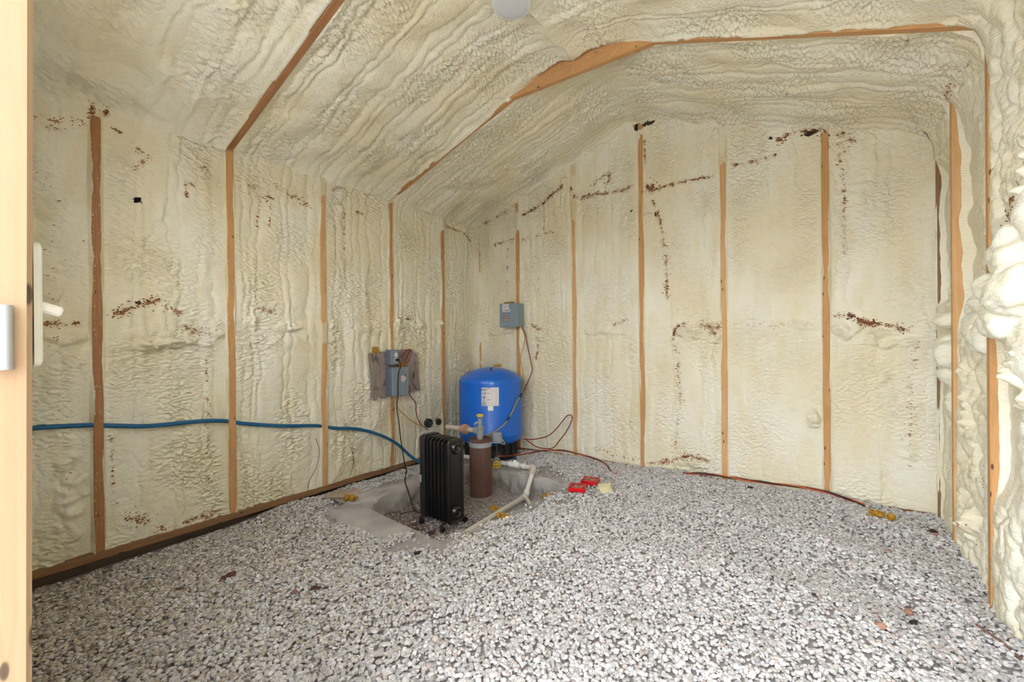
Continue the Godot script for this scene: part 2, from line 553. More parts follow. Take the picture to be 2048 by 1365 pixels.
func foam_colour(s: float, t: float, h: float) -> Color:
	var a := 0.5 + 0.5 * nw.get_noise_2d(s * 1.7 + 50.0, t * 1.1)
	var b := 0.5 + 0.5 * nb.get_noise_2d(s * 7.0, t * 2.2 + 80.0)
	var c := Color(0.814, 0.753, 0.560).lerp(Color(0.852, 0.822, 0.69), clampf(a * 1.2 - 0.1, 0.0, 1.0))
	return c.lerp(Color(0.78, 0.70, 0.475), smoothstep(0.55, 1.0, b) * 0.45)

func splat(col: PackedColorArray, nu: int, nv: int, s0: float, ds: float, rowt: Callable, strokes: Array, pos: PackedVector3Array, N: Vector3, st: SurfaceTool, sd: int):
	var r := RandomNumberGenerator.new()
	r.seed = sd
	var s1 := s0 + ds * (nu - 1)
	for k in strokes:
		var p: Array = k[0]
		for i in range(0, p.size() - 2, 2):
			var a := Vector2(p[i], p[i + 1])
			var b := Vector2(p[i + 2], p[i + 3])
			if maxf(a.x, b.x) < s0 - .05 or minf(a.x, b.x) > s1 + .05: continue
			var dir := (b - a).normalized()
			var cnt := int(a.distance_to(b) * k[1] * 3.0) + 2
			var clump := r.randf() * 10.0
			for j in cnt * 4:
				var f := r.randf()
				var dens := 0.5 + 0.55 * nw.get_noise_2d(clump + f * a.distance_to(b) * 22.0, i * 3.0) + 0.25 * nb.get_noise_2d(clump + f * a.distance_to(b) * 70.0, 2.0)
				var spread: float = k[2] * (0.3 if r.randf() < 0.55 else 1.1)
				var c := a.lerp(b, f) + Vector2(r.randfn(), r.randfn()) * spread + Vector2(0, 0.4 * k[2] * nw.get_noise_1d(f * 9.0 + clump))
				var dk: float = k[3] * r.randf_range(0.4, 1.0)
				var rad := r.randf_range(0.0010, 0.0030) * (0.7 + 0.6 * float(k[3])) * (0.55 + 0.9 * dens)
				var ang := r.randfn() * 0.5
				var longer := r.randf_range(0.9, 2.9)
				var tone := r.randf()
				if r.randf() > dens * 0.62: continue
				var fi := (c.x - s0) / ds
				if fi < 0.0 or fi >= nu - 1: continue
				var ii := int(fi)
				var tv: Vector2 = rowt.call(ii)
				var fj := (c.y - tv.x) / tv.y
				if fj < 1.0 or fj >= nv - 2: continue
				var jj := int(fj)
				# a flake lying on the skin
				var q := jj * nu + ii
				var o := pos[q].lerp(pos[q + 1], fi - ii).lerp(pos[q + nu].lerp(pos[q + nu + 1], fi - ii), fj - jj)
				var eu := (pos[q + 1] - pos[q]).normalized()
				var nn := (pos[q + nu] - pos[q]).cross(eu).normalized()
				if nn.dot(N) < 0.0: nn = -nn
				var ev := nn.cross(eu)
				o += nn * 0.0012
				var dx := eu * cos(ang) + ev * sin(ang)
				var dy := nn.cross(dx)
				var cc := Color(0.34, 0.135, 0.04).lerp(Color(0.05, 0.018, 0.010), clampf(dk * 1.5 - 0.45 + (tone - .5) * .4, 0.0, 1.0))
				st.set_color(cc)
				var ring := []
				for m in 6:
					var an := TAU * m / 6.0
					ring.append(o + (dx * cos(an) * longer + dy * sin(an)) * rad * r.randf_range(0.55, 1.15) - nn * 0.0008)
				for m in 6: tri(st, o, ring[m], ring[(m + 1) % 6], nn)
				if j % 3 == 0:
					for aj in range(-2, 3):
						for ai in range(-2, 3):
							var gi := ii + ai
							var gj := jj + aj
							if gi < 0 or gi >= nu or gj < 0 or gj >= nv: continue
							var w := (1.0 - Vector2(ai, aj).length() / 3.0) * 0.16 * float(k[3])
							if w > 0.0: col[gj * nu + gi] = col[gj * nu + gi].lerp(Color(0.55, 0.33, 0.15), w)

func wall_bay(side: String, s0: float, s1: float, kind: int, cell: float, rec: float, parent: Node, edge0 := true, edge1 := true, t_low := 0.055, specks: SurfaceTool = null):
	var f := side_frame(side)
	var o: Vector3 = f[0]
	var U: Vector3 = f[1]
	var N: Vector3 = f[2]
	var gable := side == "back" or side == "front"
	var hmax := RH + 0.02 if gable else EH + 0.035
	var nu := int(ceil((s1 - s0) / cell)) + 1
	var nv := int(ceil((hmax - t_low) / cell)) + 1
	var ds := (s1 - s0) / (nu - 1)
	var tops := PackedFloat32Array()
	for i in nu:
		var s := s0 + i * ds
		tops.append((roof_y(s) + 0.02 if gable else EH + 0.035) - t_low)
	var pos := PackedVector3Array()
	pos.resize(nu * nv)
	var col := PackedColorArray()
	col.resize(nu * nv)
	var skip := PackedByteArray()
	skip.resize(nu * nv)
	var lp := []
	for k in lumps.get(side, []):
		if k[0] + k[2] * 1.3 > s0 and k[0] - k[2] * 1.3 < s1: lp.append(k)
	var gp := []
	for k in gaps.get(side, []):
		if k[0] + k[2] * 1.8 > s0 and k[0] - k[2] * 1.8 < s1: gp.append(k)
	var cv := []
	for k in covers.get(side, []):
		if absf(k[0] - s0) < 0.03 or absf(k[0] - s1) < 0.03: cv.append(k)
	for j in nv:
		var g := float(j) / (nv - 1)
		for i in nu:
			var s := s0 + i * ds
			var t := t_low + g * tops[i]
			var e0 := s - s0 - 0.019 if edge0 else 1.0
			var e1 := s1 - 0.019 - s if edge1 else 1.0
			var e := minf(e0, e1)
			var free := clampf(e / 0.045, 0.0, 1.0)
			free = free * free * (3.0 - 2.0 * free)
			var rl := relief(s, t, kind, 1.0)
			var d := -0.007 - rec * (1.0 - exp(-maxf(e, 0.0) / 0.035)) + rl * (0.25 + 0.75 * free)
			# on the right wall the near face of some studs stays bare
			if side == "right" and e0 < 0.4:
				var bare := 0.0
				if s0 < 0.1: bare = 0.055 * smoothstep(1.22, 1.32, t) * (1.0 - smoothstep(2.0, 2.15, t)) + 0.035 * (1.0 - smoothstep(.85, .97, t))
				elif s0 < 0.6: bare = 0.010 + 0.055 * smoothstep(1.12, 1.30, t) * (1.0 - 0.6 * smoothstep(1.9, 2.15, t)) * (1.0 - smoothstep(2.15, 2.25, t)) + 0.012 * smoothstep(.55, .9, t)
				elif s0 < 1.2: bare = 0.006 + 0.042 * smoothstep(.45, .60, t) * (1.0 - smoothstep(1.08, 1.16, t))
				bare *= 0.95 + 0.22 * nb.get_noise_2d(t * 3.1, s0 * 40.0) + 0.04 * na.get_noise_2d(t * 9.0, s0 * 17.0)
				var ef := 1.0 - smoothstep(.06, .46 if s0 < 1.0 else .36, e0)
				d = lerpf(d, minf(d, -bare - 0.004) + rl * .3, ef) if bare > 0.004 else d
			# and on the left wall a strip of each stud's near side shows
			if side == "left" and e0 < 0.2 and s0 > 0.4:
				var strip := (0.032 if s0 > 2.0 else 0.018) * clampf(0.75 + 0.6 * nb.get_noise_2d(t * 1.9, s0 * 23.0), 0.3, 1.2)
				d = lerpf(d, minf(d, -strip) + rl * .2, 1.0 - smoothstep(.012, .12, e0))
			# the belt where two lifts of foam meet
			var belt := (t - 1.12 - 0.04 * nw.get_noise_2d(s * 2.2 + 11.0, 4.0)) / 0.05
			d += 0.012 * exp(-belt * belt) * (0.4 + 0.6 * free) * (0.6 + nb.get_noise_2d(s * 9.0, t * 9.0) * 0.8)
			for k in lp:
				var lx: float = (s - k[0]) / k[2]
				var ly: float = (t - k[1]) / k[3]
				var q := lx * lx + ly * ly
				var big: float = k[4]
				if big > 0.04:
					q += 0.30 * nb.get_noise_2d(s * 4.0 + 3.0, t * 6.0)
					if q < 1.0: d = maxf(d, -0.03 + big * 1.2 * sqrt(1.0 - q) + 0.012 * nw.get_noise_2d(s * 9.0, t * 16.0) + 0.25 * rl)
				else:
					q += 0.6 * nb.get_noise_2d(s * 7.0 + 3.0, t * 10.0)
					if q < 1.0: d += big * 1.45 * pow(1.0 - q, 0.8) * smoothstep(1.0, 0.5, q) * (0.85 + 0.5 * nw.get_noise_2d(s * 12.0, t * 18.0))
			# rounding into the roof above and the neighbouring walls
			d += 0.035 * exp(-(tops[i] * (1.0 - g)) / 0.05)
			if side == "right": d += 0.05 * exp(-(tops[i] * (1.0 - g)) / 0.07)
			if not edge0: d += 0.03 * exp(-(s - s0) / 0.04)
			if not edge1: d += 0.03 * exp(-(s1 - s) / 0.04)
			if e < 0.004:
				var stud := s0 if e0 < e1 else s1
				var nse := nb.get_noise_2d(stud * 31.0 + (0.0 if e0 < e1 else 9.0), t * 1.7) + 0.2 * na.get_noise_2d(stud * 17.0, t * 9.0)
				var lap := clampf(0.001 + 0.010 * nse, -0.004, 0.014)     # how far it laps onto the stud
				if side == "right": lap = minf(lap, 0.002)
				var over := -0.013 + 0.017 * smoothstep(-lap - 0.007, -lap + 0.007, e)
				for k in cv:
					if absf(k[0] - stud) < 0.03:
						over = lerpf(over, 0.007 + 0.003 * nse, smoothstep(k[1] - 0.03, k[1] + 0.03, t + 0.02 * nse) * (1.0 - smoothstep(k[2] - 0.03, k[2] + 0.03, t)))
				d = lerpf(over, maxf(d, over), clampf(e / 0.004, 0.0, 1.0)) if e > 0.0 else over
			pos[j * nu + i] = o + U * s + Vector3(0, t, 0) + N * d
			col[j * nu + i] = foam_colour(s + f[2].x * 7.0, t, rl)
			if e < 0.012 and kind == 0 and (edge0 or e1 < 0.5) and t > 0.1:
				col[j * nu + i] = col[j * nu + i].lerp(Color(0.60, 0.46, 0.20), 0.5 * smoothstep(0.012, 0.002, e) * clampf(0.7 + 1.2 * nw.get_noise_2d(s * 3.0, t * 2.5), 0.0, 1.0))
			for k in gp:
				var gx: float = (s + ds * 0.5 - k[0]) / k[2]
				var gy: float = (t - k[1]) / k[3]
				if gx * gx + gy * gy < 1.0 + 0.5 * nb.get_noise_2d(s * 40.0, t * 40.0): skip[j * nu + i] = 1
	if specks:
		splat(col, nu, nv, s0, ds, func(i): return Vector2(t_low, tops[i] / (nv - 1)), stains[side], pos, N, specks, int(s0 * 1000.0) + 7)
	var flip := U.cross(Vector3.UP).dot(N) < 0.0
	var m := grid_mesh(pos, col, nu, nv, flip, skip)
	return obj("foam_panel", m, M.foam, parent)

# one bay of the roof slope: z from z0 to z1, from the eave up to the ridge
func roof_bay(left: bool, z0: float, z1: float, cell: float, fill: float, edge0: bool, edge1: bool, parent: Node):
	var run := Vector2(W * 0.5, RH - EH).length()
	var sl := Vector3(W * 0.5, RH - EH, 0) / run
	var o := Vector3(0, EH, 0)
	if not left:
		sl.x = -sl.x
		o.x = W
	var N := Vector3(sl.y, -sl.x, 0) if left else Vector3(-sl.y, sl.x, 0)
	var nu := int(ceil((z1 - z0) / cell)) + 1
	var nv := int(ceil(run / cell)) + 1
	var pos := PackedVector3Array()
	pos.resize(nu * nv)
	var col := PackedColorArray()
	col.resize(nu * nv)
	var off := 0.0 if left else 20.0
	for j in nv:
		var v := run * j / (nv - 1)
		for i in nu:
			var z := z0 + (z1 - z0) * i / (nu - 1)
			var e0 := z - z0 - 0.019 if edge0 else 1.0
			var e1 := z1 - 0.019 - z if edge1 else 1.0
			var e := minf(e0, e1)
			var free := clampf(e / 0.05, 0.0, 1.0)
			# passes run across the bay on the right slope and in patches on the left
			var rl := relief(z + off, v, 1, 0.8)
			var d := -0.007 - 0.028 * (1.0 - exp(-maxf(e, 0.0) / 0.04)) + rl * (0.3 + 0.7 * free)
			d += 0.010 * nw.get_noise_2d(z * 3.1 + off, v * 3.4)
			d += 0.035 * exp(-v / 0.06)
			if not edge0: d += 0.03 * exp(-(z - z0) / 0.05)
			if e < 0.004:
				var zz := z0 if e0 < e1 else z1
				var nse := nb.get_noise_2d(zz * 23.0 + off, v * 2.6) + 0.5 * na.get_noise_2d(zz * 9.0, v * 11.0)
				var lap := clampf(0.004 + 0.02 * nse, -0.004, 0.019)
				var far_side := e0 > e1       # this half belongs to the bay behind the rafter
				if left and zz < 1.5:        # only a sliver of this rafter shows in its upper half
					lap = clampf(0.004 + 0.012 * nse, -0.004, 0.012)
					if not far_side: lap = maxf(lap, 0.019 * smoothstep(0.52, 0.60, v) * (1.0 - smoothstep(1.12, 1.2, v)))
					else: lap = maxf(-0.004, 0.012 * smoothstep(0.52, 0.60, v) * (1.0 - smoothstep(1.0, 1.2, v)))
					lap = maxf(lap, 0.024 * (1.0 - smoothstep(0.07, 0.12, v)))
				elif left: lap = minf(lap, 0.002)
				elif zz < 1.5: lap = clampf(0.004 + 0.014 * nse, -0.004, 0.012) if not far_side else -0.004
				var over := -0.014 + 0.018 * smoothstep(-lap - 0.007, -lap + 0.007, e)
				if zz > 2.0 and not left: over = 0.004
				d = lerpf(over, maxf(d, over), clampf(e / 0.004, 0.0, 1.0)) if e > 0.0 else over
			var p := o + sl * v + Vector3(0, 0, z) + N * d
			var q := clampf((v - (run - 0.5)) / 0.5, 0.0, 1.0)
			p.y -= fill * q * q * smoothstep(-0.01, 0.035, e)
			var jn := smoothstep(run - 0.09, run, v)
			p.x = lerpf(p.x, W * 0.5 + 0.012 * nb.get_noise_2d(z * 3.0, 4.0), jn * jn)
			p.y = lerpf(p.y, RH - 0.004 - fill * smoothstep(-0.01, 0.035, e) + 0.008 * nb.get_noise_2d(z * 6.0, 9.0), jn)
			pos[j * nu + i] = p
			col[j * nu + i] = foam_colour(z + off, v + 5.0, rl)
	var U := Vector3(0, 0, 1)
	var flip := U.cross(sl).dot(N) < 0.0
	return obj("foam_panel", grid_mesh(pos, col, nu, nv, flip), M.foam, parent)

func lumber(st: SurfaceTool, c: Vector3, s: Vector3):
	cbox(st, at(c.x, c.y, c.z), s, 0.003, Vector2(rng.randf() * 3.0, rng.randf() * 3.0))

func lumber_part(called: String, c: Vector3, s: Vector3, m: Material, parent: Node, tilt := Basis.IDENTITY):
	var o := obj(called, box_mesh(s, 0.003, Vector2(rng.randf() * 3.0, rng.randf() * 3.0)), m, parent)
	o.transform = Transform3D(tilt, c)
	return o

func gable_slab(z: float, thick: float, holes := []) -> Mesh:   # outline with the roof's slope, towards -z if thick < 0
	var pts := PackedVector2Array([Vector2(-0.1, -0.3), Vector2(W + 0.1, -0.3), Vector2(W + 0.1, EH + 0.10), Vector2(W * 0.5, RH + 0.14), Vector2(-0.1, EH + 0.10)])
	var polys := [pts]
	if holes.size() > 1:      # cut through the added window first so that it opens to an edge
		polys = []
		for q in [[-1.0, 1.48], [1.48, 5.0]]:
			polys.append_array(Geometry2D.intersect_polygons(pts, PackedVector2Array([Vector2(q[0], -1), Vector2(q[1], -1), Vector2(q[1], 4), Vector2(q[0], 4)])))
	for h in holes:
		var nx := []
		for p in polys: nx.append_array(Geometry2D.clip_polygons(p, h))
		polys = nx
	var st := st_new()
	for p in polys:
		var ix := Geometry2D.triangulate_polygon(p)
		for zz in [z, z + thick]:
			var n := Vector3(0, 0, signf(thick)) * (-1.0 if zz == z else 1.0)
			for k in range(0, ix.size(), 3):
				tri(st, Vector3(p[ix[k]].x, p[ix[k]].y, zz), Vector3(p[ix[k + 1]].x, p[ix[k + 1]].y, zz), Vector3(p[ix[k + 2]].x, p[ix[k + 2]].y, zz), n)
		var cw := 1.0 if Geometry2D.is_polygon_clockwise(p) else -1.0
		for k in p.size():
			var a: Vector2 = p[k]
			var b: Vector2 = p[(k + 1) % p.size()]
			var d := (b - a).normalized()
			quad(st, Vector3(a.x, a.y, z), Vector3(b.x, b.y, z), Vector3(b.x, b.y, z + thick), Vector3(a.x, a.y, z + thick), Vector3(-d.y, d.x, 0) * cw)
	return st.commit()

func stuff_part(called: String, m: Mesh, ma: Material, parent: Node3D):
	var o := obj(called, m, ma, parent)
	o.position = -parent.position
	o.set_meta("kind", "stuff")

# a swollen lobe of foam: an ellipsoid pushed about by noise, with drooping folds
func lobe(st: SurfaceTool, c: Vector3, rad: Vector3):
	var nu := 49
	var nv := 33
	var pos := PackedVector3Array()
	var col := PackedColorArray()
	for j in nv:
		for i in nu:
			var th := PI * j / (nv - 1)
			var ph := TAU * i / (nu - 1)
			var d := Vector3(sin(th) * cos(ph), cos(th), sin(th) * sin(ph))
			var q := c + d * rad
			var f := 1.0 + .16 * nw.get_noise_3d(q.x * 8.0, q.y * 10.0, q.z * 8.0) - .07 * absf(na.get_noise_3d(q.x * 16.0, q.y * 34.0, q.z * 9.0)) + .03 * nb.get_noise_3d(q.x * 40.0, q.y * 60.0, q.z * 40.0)
			pos.append(c + d * rad * f)
			col.append(Color(.84, .80, .64).lerp(Color(.86, .84, .72), .5 + .5 * nw.get_noise_2d(q.y * 9.0, q.z * 9.0)))
	var m := grid_mesh(pos, col, nu, nv, false)
	st.append_from(m, 0, Transform3D.IDENTITY)

# a crumb of foam stuck to timber
func fleck(st: SurfaceTool, p: Vector3, n: Vector3, r: RandomNumberGenerator):
	var u := n.cross(Vector3.UP)
	var s := r.randf_range(.0009, .0025)
	var ring := []
	for k in 5:
		var a := TAU * k / 5.0
		ring.append(p + (u * cos(a) + Vector3.UP * sin(a) * r.randf_range(.8, 1.8)) * s)
	for k in 5:
		var e: Vector3 = (ring[k] + ring[(k + 1) % 5]) * .5 - p
		tri(st, p + n * s * .7, ring[k], ring[(k + 1) % 5], (n + e.normalized() * .5).normalized())

func frame_mesh(a: Vector2, b: Vector2, w: float, d: float) -> Mesh:
	var st := st_new()
	for x in [a.x + w * .5, b.x - w * .5]: cbox(st, at(x, (a.y + b.y) * .5, 0), Vector3(w, b.y - a.y, d), .003)
	for y in [a.y + w * .5, b.y - w * .5]: cbox(st, at((a.x + b.x) * .5, y, 0), Vector3(b.x - a.x - 2.0 * w, w, d), .003)
	return st.commit()

func structure(o: Node):
	o.set_meta("kind", "structure")

func make_shell():
	var zs := [.498, 1.108, 1.718, 2.328, 2.938]
	var dp := 0.089
	# left wall
	var wl := obj("wall_left", box_mesh(Vector3(.02, 2.85, L + .2), .001), M.sheath)
	wl.position = Vector3(-dp - .01, EH - 2.85 * .5 + .10, L * .5)
	structure(wl)
	wl.set_meta("label", "left wall of timber studs filled with cream spray foam")
	# parts are given in room coordinates; undo the wall's own offset
	var tints := ["wood", "wood", "wood_light", "wood", "wood_dark"]
	for i in 5:
		var o = lumber_part("stud", Vector3(-dp * .5, .06 + (EH - .06) * .5, zs[i]) - wl.position, Vector3(dp, EH - .06, .038), M[tints[i]], wl)
	lumber_part("bottom_plate", Vector3(-dp * .5 + .002, .041, L * .5) - wl.position, Vector3(dp, .038, L), M.wood_old, wl)
	lumber_part("top_plate", Vector3(-dp * .5 - .01, EH + .019, L * .5) - wl.position, Vector3(dp - .02, .038, L), M.wood, wl)
	lumber_part("corner_stud", Vector3(-dp * .5 - .012, .06 + (EH - .06) * .5, -.03) - wl.position, Vector3(dp, EH - .06, .038), M.wood_light, wl)
	var edges := [0.0] + zs + [L]
	var sk := st_new()
	for i in 6:
		var o = wall_bay("left", edges[i], edges[i + 1], 0, .0063, .02, wl, i > 0, i < 5, .055, sk)
		o.position = -wl.position
	stuff_part("rust_specks", sk.commit(), M.speck, wl)
	# back wall
	var wb := obj("wall_back", gable_slab(-dp, -.02), M.sheath)
	structure(wb)
	wb.set_meta("label", "gable end wall of timber studs filled with cream spray foam")
	var xs := [.506, 1.116, 1.726, 2.336, 2.946]
	var tb := ["wood", "wood_light", "wood", "wood_light", "wood"]
	for i in 5:
		var top := roof_y(xs[i]) - .02
		lumber_part("stud", Vector3(xs[i], .06 + (top - .06) * .5, -dp * .5), Vector3(.038, top - .06, dp), M[tb[i]], wb)
	lumber_part("bottom_plate", Vector3(W * .5, .041, -dp * .5 + .002), Vector3(W, .038, dp), M.wood_old, wb)
	lumber_part("corner_stud", Vector3(.012, .06 + (EH - .06) * .5, -.03), Vector3(.038, EH - .06, .05), M.wood_light, wb)
	var bx := [0.0] + xs + [W + .02]
	sk = st_new()
	for i in 6: wall_bay("back", bx[i], bx[i + 1], 0, .0066, .02, wb, i > 0, i < 5, .055, sk)
	stuff_part("rust_specks", sk.commit(), M.speck, wb)
	# right wall
	var wr := obj("wall_right", box_mesh(Vector3(.02, 2.85, L + .2), .001), M.sheath)
	wr.position = Vector3(W + dp + .01, EH - 2.85 * .5 + .10, L * .5)
	structure(wr)
	wr.set_meta("label", "right wall of timber studs filled with lumpy cream spray foam")
	for i in 5:
		lumber_part("stud", Vector3(W + dp * .5, .0 + EH * .5, zs[i]) - wr.position, Vector3(dp, EH, .038), M["wood_light" if i == 0 else "wood"], wr)
	lumber_part("bottom_plate", Vector3(W + dp * .5, .02, L * .5) - wr.position, Vector3(dp, .038, L), M.wood_old, wr)
	lumber_part("corner_stud", Vector3(W + dp * .5 + .012, EH * .5, .045) - wr.position, Vector3(dp, EH, .038), M.wood_old, wr)
	var rec := [.055, .055, .035, .035, .035, .035]
	var e2 := [0.0] + zs + [L]
	sk = st_new()
	for i in 6:
		var o = wall_bay("right", e2[i] if i > 0 else .045, e2[i + 1], 2, .008 if i < 3 else .02, rec[i], wr, true, i < 5, .02, sk if i < 3 else null)
		o.position = -wr.position
	stuff_part("rust_specks", sk.commit(), M.speck, wr)
	# swollen folds where the two lifts of foam met: lobes as along, up, proud, radii
	for g in [
		[[1.46, 1.34, -.010, .13, .13, .085], [1.36, 1.37, -.010, .085, .085, .055], [1.38, 1.25, .008, .12, .075, .080], [1.36, 1.17, -.005, .10, .065, .065], [1.42, 1.15, .005, .14, .08, .080], [1.52, 1.24, .015, .12, .10, .080], [1.55, 1.05, -.01, .11, .12, .06], [1.58, 1.47, -.02, .09, .12, .06]],
		[[1.00, 1.23, -.025, .07, .05, .060], [.92, 1.14, -.020, .085, .080, .060], [1.02, 1.11, -.025, .07, .085, .055], [.82, 1.21, -.030, .07, .05, .045], [.84, 1.08, -.035, .06, .06, .05]],
		[[.36, 1.18, -.030, .07, .045, .075], [.30, 1.06, -.035, .07, .06, .085], [.38, 1.00, -.030, .075, .075, .080], [.34, .90, -.035, .06, .06, .07]],
	]:
		var sb := st_new()
		for k in g: lobe(sb, Vector3(W - k[2], k[1], k[0]), Vector3(k[5], k[4], k[3]))
		var bo := obj("foam_bulge", sb.commit(), M.foam, wr)
		bo.position = -wr.position
	# roof
	var st := st_new()
	var run := Vector2(W * .5, RH - EH).length()
	for sg in [-1.0, 1.0]:
		var ang: float = atan2(RH - EH, W * .5) * -sg
		var c := Vector3(W * .5 + sg * W * .25, (EH + RH) * .5, L * .5)
		var b := Basis(Vector3(0, 0, 1), ang)
		cbox(st, Transform3D(b, c + b.y * (dp + .012)), Vector3(run + .16, .02, L + .3), .001)
	var ce := obj("ceiling", st.commit(), M.sheath)
	structure(ce)
	ce.set_meta("label", "pitched roof lining of cream spray foam between rafters")
	for z in [1.108, 2.328]:
		for sg in [-1.0, 1.0]:
			var ang: float = atan2(RH - EH, W * .5) * -sg
			var b := Basis(Vector3(0, 0, 1), ang)
			var c := Vector3(W * .5 + sg * W * .25, (EH + RH) * .5, z)
			lumber_part("rafter", c + b.y * dp * .5, Vector3(run - .005, dp, .038), M.wood_dark if z > 2.0 else M.wood, ce, b)
	lumber_part("collar_tie", Vector3(1.715, 2.762, 1.112), Vector3(.955, .11, .040), M.wood, ce)
	var zz := [0.0, 1.108, 2.328, L]
	var cells := [.0085, .0080, .0095]
	var fills := [.015, .112, .09]
	for k in 3:
		roof_bay(true, zz[k], zz[k + 1], cells[k], fills[k], k > 0, k < 2, ce)
		roof_bay(false, zz[k], zz[k + 1], cells[k], fills[k], k > 0, k < 2, ce)
	st = st_new()
	var r := RandomNumberGenerator.new()
	r.seed = 314
	for k in 170:
		var p := Vector3(r.randf_range(1.26, 2.05), r.randf_range(2.712, 2.80), 1.1335)
		fleck(st, p, Vector3(0, 0, 1), r)
	stuff_part("foam_flecks", st.commit(), M.fleck, ce)
	st = st_new()
	for k in 520:
		var zc: float = zs[r.randi() % 5]
		fleck(st, Vector3(.0012, r.randf_range(.1, 2.1), zc + (.014 if r.randf() < .75 else -.012) + r.randfn() * .004), Vector3(1, 0, 0), r)
	stuff_part("foam_flecks", st.commit(), M.fleck, wl)
	# front wall with the doorway the picture is taken from
	var door := PackedVector2Array([Vector2(2.362, -.4), Vector2(3.32, -.4), Vector2(3.32, 2.08), Vector2(2.362, 2.08)])
	var added_win := PackedVector2Array([Vector2(.90, 1.28), Vector2(2.06, 1.28), Vector2(2.06, 2.16), Vector2(.90, 2.16)])  # added window, out of view, to brighten the room with daylight
	var wf := obj("wall_front", gable_slab(L + dp, .02, [door, added_win]), M.siding)
	structure(wf)
	wf.set_meta("label", "front wall with the doorway")
	for x in [.87, 2.09, 3.40]:
		lumber_part("stud", Vector3(x, EH * .5, L + dp * .5), Vector3(.038, EH, dp), M.wood, wf)
	for q in [[0.0, .87, 0.0], [.87, 2.09, 2.19], [2.09, 2.375, 0.0], [2.375, 3.31, 2.1], [3.31, W, 0.0]]:
		wall_bay("front", q[0], q[1], 0, .03, .02, wf, true, true, q[2])
	lumber_part("infill_panel", Vector3(1.48, .625, L + .05), Vector3(1.18, 1.29, .06), M.ply, wf)
	var wi := obj("added_window_1", frame_mesh(Vector2(.90, 1.28), Vector2(2.06, 2.16), .05, .06), M.wood_pale)
	structure(wi)
	wi.position = Vector3(0, 0, L + .06)
	wi.set_meta("label", "added unseen window in the front wall that lets in more daylight")
	var gl := StandardMaterial3D.new()
	gl.transparency = BaseMaterial3D.TRANSPARENCY_ALPHA
	gl.albedo_color = Color(.95, 1, 1, .06)
	gl.roughness = .03
	obj("added_pane", box_mesh(Vector3(1.07, .79, .004), .0005), gl, wi).position = Vector3(1.48, 1.72, 0)
	var lf := obj("unseen_door_2", box_mesh(Vector3(.045, 2.03, .92), .003, Vector2(.1, .6)), M.ply)  # unseen leaf, stood open to keep sky light off the jamb
	structure(lf)
	lf.position = Vector3(3.345, 1.04, L + .115 + .47)
	lf.set_meta("label", "unseen door leaf set open outside the doorway to shade the jamb")
	var dj := obj("door_1", box_mesh(Vector3(.96, .038, .115), .003), M.wood_pale)
	structure(dj)
	dj.position = Vector3(2.84, 2.06, L + .058)
	dj.set_meta("label", "pale timber door frame at the left edge of the picture")
	var ja := obj("jamb", box_mesh(Vector3(.038, 2.5, .115), .004, Vector2(.2, .4)), M.wood_pale, dj)
	ja.transform = Transform3D(Basis(Vector3(1, 0, 0), -.0085), Vector3(2.381, .82, L + .0585) - dj.position)
	var jr := obj("jamb", box_mesh(Vector3(.038, 2.5, .115), .004, Vector2(.5, .1)), M.wood_pale, dj)
	jr.position = Vector3(3.301, .82, L + .058) - dj.position
	var sp := st_new()
	var prof := []
	for k in 7:
		var a := PI * k / 6.0
		prof.append(Vector2(cos(a) * .006, sin(a) * .006))
	tube(sp, PackedVector3Array([Vector3(0, -.027, 0), Vector3(0, .027, 0)]), .0055, 16)
	cbox(sp, at(.0015, 0, .016), Vector3(.003, .054, .03), .001)
	var spo := obj("strike_plate", sp.commit(), M.steel, dj)
	spo.position = Vector3(2.402, 1.105, L + .016) - dj.position
	# ground outside
	var gr := obj("ground", box_mesh(Vector3(14, .1, 8), .01), M.earth)
	gr.position = Vector3(W * .5, -.16, L + .11 + 4.0)
	structure(gr)
	gr.set_meta("label", "ground outside the doorway")

# ------------------------------------------------------------------ floor
const PIT := [Vector2(.43, 1.74), Vector2(1.30, 1.84), Vector2(1.43, .68), Vector2(.45, .62)]

func floor_h(x: float, z: float) -> float:
	var h := .002 + .066 * smoothstep(.5, 1.7, x) + .012 * nw.get_noise_2d(x * 1.6, z * 1.6)
	h -= .035 * smoothstep(1.9, 2.8, z) * (1.0 - smoothstep(0.0, .9, x))
	h += .045 * exp(-(pow(x - .75, 2) + pow(z - .2, 2)) / .16)
	h += .014 * sin((x * .55 - z * .84) * 9.0 + 2.0 * nw.get_noise_2d(x, z)) * smoothstep(1.8, 2.6, x) * smoothstep(3.5, 2.2, z)
	return h

func pit_dist(p: Vector2) -> float:      # > 0 outside the opening
	var inside := Geometry2D.is_point_in_polygon(p, PackedVector2Array(PIT))
	var d := 9.0
	for k in 4: d = minf(d, p.distance_to(Geometry2D.get_closest_point_to_segment(p, PIT[k], PIT[(k + 1) % 4])))
	return -d if inside else d

